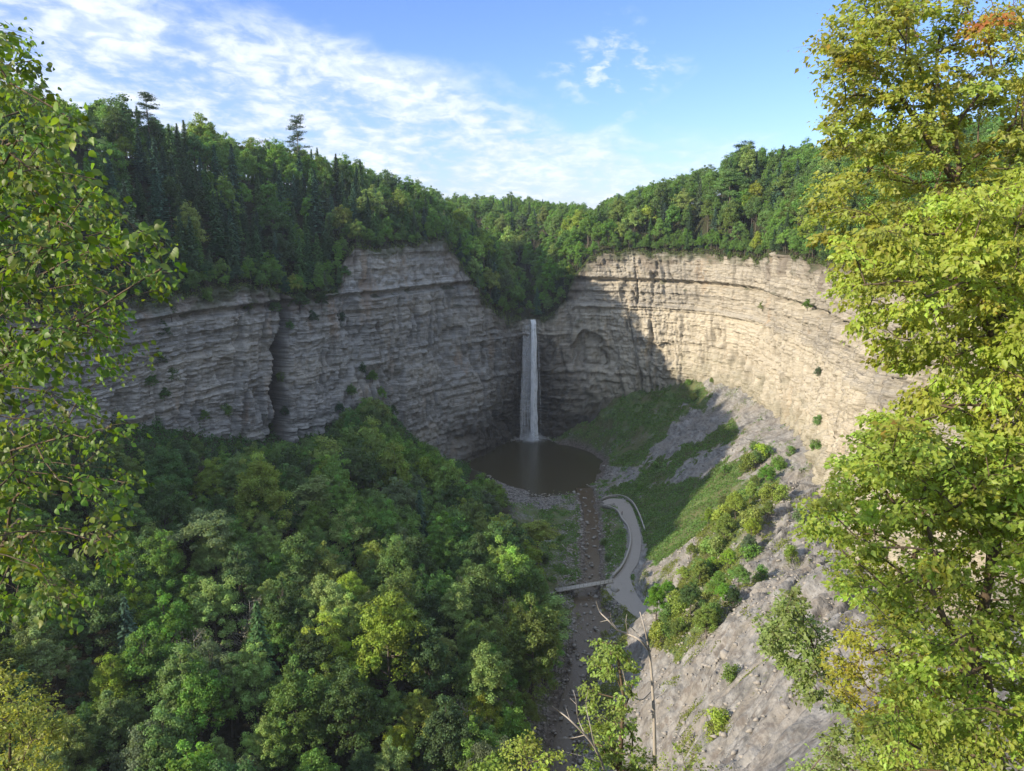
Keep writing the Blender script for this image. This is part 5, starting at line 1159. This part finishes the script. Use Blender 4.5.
# lower maple
R3 = [(806, 516), (850, 470), (862, 428), (900, 415), (960, 430), (1080, 440), (1080, 820), (880, 820), (870, 740), (905, 650), (885, 600), (850, 590), (835, 560)]
a3 = anchors_in(R3, 9.5, 13.5, 430, 3, 11)
root3 = [PY(1000, 1000, 12.8), PY(990, 860, 12.6), PY(978, 760, 12.4), PY(968, 680, 12.2), PY(985, 600, 12), PY(1000, 530, 11.8)]
near_tree('maple_tree', 'broad bright maple with layered branches at the lower right', 'tree', root3, a3, (.23, .33, .055), 13, .43, 140, .088, warmf=lambda c, r: float(np.clip(r.normal(.2, .15), 0, 1)), droop=.3)
# yellowing sapling in front, lower right
R4 = [(828, 662), (850, 625), (880, 600), (930, 610), (960, 660), (930, 720), (890, 745), (852, 705)]
a4 = anchors_in(R4, 13, 15.5, 75, 4, 9); root4 = [PY(925, 900, 14.8), PY(915, 790, 14.6), PY(900, 700, 14.4), PY(888, 650, 14.3)]
near_tree('maple_sapling', 'yellow turning maple sapling in front of the shale slope', 'tree', root4, a4, (.28, .31, .045), 14, .42, 90, .085, warmf=lambda c, r: float(np.clip(r.normal(.4, .2), 0, 1)))
# light green bush bottom right
R5 = [(790, 771), (820, 745), (846, 705), (880, 720), (960, 740), (1000, 790), (900, 830), (800, 830)]
a5 = anchors_in(R5, 15, 18, 130, 5, 8); root5 = [PY(890, 930, 17), PY(885, 850, 16.8), PY(880, 800, 16.6)]
near_tree('bush', 'pale green leafy bush at the bottom edge below the maples', 'bush', root5, a5, (.20, .27, .085), 15, .5, 90, .10)
# green spray over the shale slope
R6 = [(760, 640), (775, 605), (795, 592), (820, 625), (832, 660), (820, 690), (845, 700), (850, 712), (815, 705), (790, 668)]
a6 = anchors_in(R6, 19, 21, 60, 6, 7); root6 = [PY(980, 900, 20.5), PY(905, 790, 20.3), PY(850, 715, 20.1), PY(815, 655, 20)]
near_tree('sapling', 'leafy green sapling top spread over the middle of the shale slope', 'tree', root6, a6, (.19, .26, .085), 16, .5, 90, .13)
# left tree, close to the viewer
R7 = [(-80, 30), (12, 22), (34, 60), (55, 95), (82, 118), (92, 165), (108, 205), (150, 222), (172, 262), (160, 290), (120, 282), (118, 335), (150, 352), (140, 385), (104, 402), (118, 440), (140, 458), (138, 500), (112, 515), (120, 560), (95, 600), (40, 610), (-80, 640)]
d7 = lambda x, y: (1.0 if x < 70 else .55)*(.8 if y > 470 else 1)*(.55 if 395 < y < 425 else 1)
a7 = anchors_in(R7, 4.6, 7.6, 430, 7, 10, d7)
root7 = [PY(-330, 900, 6.4), PY(-270, 640, 6.3), PY(-230, 450, 6.2), PY(-200, 280, 6.1), PY(-150, 140, 6.0), PY(-60, 60, 6.0)]
near_tree('basswood_tree', 'leafy backlit tree reaching in from the left edge close to the viewer', 'tree', root7, a7, (.078, .145, .020), 17, .23, 36, .050, flat=.35, r_tip=.0028, fine=False, wide=.8, droop=.55, warmf=lambda c, r: float(np.clip(r.normal(.0, .12), 0, 1)), twigk=3, maxr=.12)
# sunlit bush lower left
R8 = [(-40, 650), (0, 665), (40, 690), (66, 740), (80, 800), (-60, 820)]
a8 = anchors_in(R8, 24, 28, 110, 8, 5); root8 = [PY(0, 950, 26), PY(5, 850, 26), PY(10, 780, 26), PY(10, 730, 26)]
near_tree('bush', 'sunlit yellow-green treetop in the lower left corner', 'tree', root8, a8, (.24, .28, .06), 18, .7, 100, .14)
# young tree bottom centre
R9 = [(588, 655), (600, 632), (622, 640), (634, 665), (632, 720), (648, 771), (648, 820), (575, 820), (590, 760), (584, 700)]
a9 = anchors_in(R9, 21, 23.5, 75, 9, 7); root9 = [PY(621, 980, 22.3), PY(620, 860, 22.3), PY(619, 771, 22.3), PY(624, 700, 22.3), PY(617, 650, 22.2)]
near_tree('young_tree', 'young green tree with a brown trunk at the bottom centre', 'tree', root9, a9, (.19, .27, .06), 19, .42, 90, .12, r_tip=.010)
R10 = [(505, 745), (530, 728), (548, 752), (575, 760), (590, 820), (490, 820)]
a10 = anchors_in(R10, 20, 22, 40, 10, 7); root10 = [PY(535, 980, 21), PY(532, 860, 21), PY(530, 780, 21)]
near_tree('sapling', 'yellow-green sapling top poking up at the bottom edge', 'tree', root10, a10, (.25, .32, .06), 20, .4, 70, .11)
a11 = anchors_in([(640, 762), (690, 740), (720, 771), (720, 820), (640, 820)], 20, 22, 22, 10, 7); root11 = [PY(680, 980, 21), PY(680, 860, 21), PY(678, 800, 21)]
near_tree('bush', 'low green bush at the bottom edge right of the snag', 'bush', root11, a11, (.2, .26, .06), 21, .45, 70, .11)
# bare snag and dead branches
def skeleton(name, label, chains, Y, r0s, cat):
    o0 = PY(*chains[0][0], Y); parts = []
    for ch, (ra, rb) in zip(chains, r0s):
        P = np.array([PY(x, y, Y+(.25*math.sin(x*.3+y*.11))) for x, y in ch]); P = catmull(P, 4) if len(P) > 2 else P; parts.append(tube(P-o0, np.linspace(ra, rb, len(P)), 6))
    V, Fc = join(parts); o = obj(name, mesh_from(name, V, Fc, True), M_pale); o.location = tuple(o0); o['label'] = label; o['category'] = cat; return o
M_snag = M_pale
skeleton('dead_tree', 'slender bare snag with pale crooked branches at the bottom centre', [
 [(656, 900), (655, 771), (654, 720), (652, 680), (649, 650), (645, 630), (640, 612)], [(649, 650), (640, 640), (628, 634), (618, 630), (608, 620), (600, 612), (596, 601)],
 [(618, 630), (612, 622), (610, 612)], [(628, 634), (626, 622), (627, 614)], [(645, 640), (634, 630), (622, 618)], [(652, 690), (640, 700), (628, 690), (622, 668), (616, 650)], [(654, 700), (668, 690)], [(649, 655), (655, 640)],
 [(640, 700), (632, 705), (622, 697)], [(608, 620), (600, 622)]], 22, [(.075, .02), (.045, .012), (.014, .006), (.016, .006), (.022, .008), (.035, .01), (.012, .005), (.02, .006), (.016, .007), (.012, .005)], 'dead tree')
skeleton('dead_branch', 'spreading bare grey branches at the bottom left of the snag', [
 [(612, 830), (604, 771), (596, 750), (585, 735), (570, 720), (560, 712), (552, 706)], [(585, 735), (578, 718), (576, 700), (573, 690)], [(596, 752), (590, 725), (586, 705), (588, 690)], [(585, 735), (572, 738), (558, 738)],
 [(570, 720), (566, 708)], [(600, 762), (582, 756), (566, 752)], [(576, 704), (570, 698)]], 21, [(.05, .012), (.02, .006), (.02, .006), (.015, .005), (.01, .004), (.016, .005), (.01, .004)], 'branch')

# ---------------------------------------------------------------- air
if HAZE > 0:
    V, Fc = box((0, 0, 0), (1, 1, 1)); V = V*[1, 1, 1]
    lo = np.array([-460., -75., -30.]); hi = np.array([460., 1050., 200.]); V = (V+.5)*(hi-lo)+lo
    m, t, out = new_mat('haze'); pv = t.add('ShaderNodeVolumePrincipled'); pv.inputs['Color'].default_value = (.72, .82, .95, 1); pv.inputs['Density'].default_value = HAZE; pv.inputs['Anisotropy'].default_value = .2
    t.l.new(pv.outputs[0], out.inputs['Volume']); o = obj('haze', mesh_from('haze', V, Fc), m, kind='stuff'); o['label'] = 'thin bluish morning haze in the gorge air'
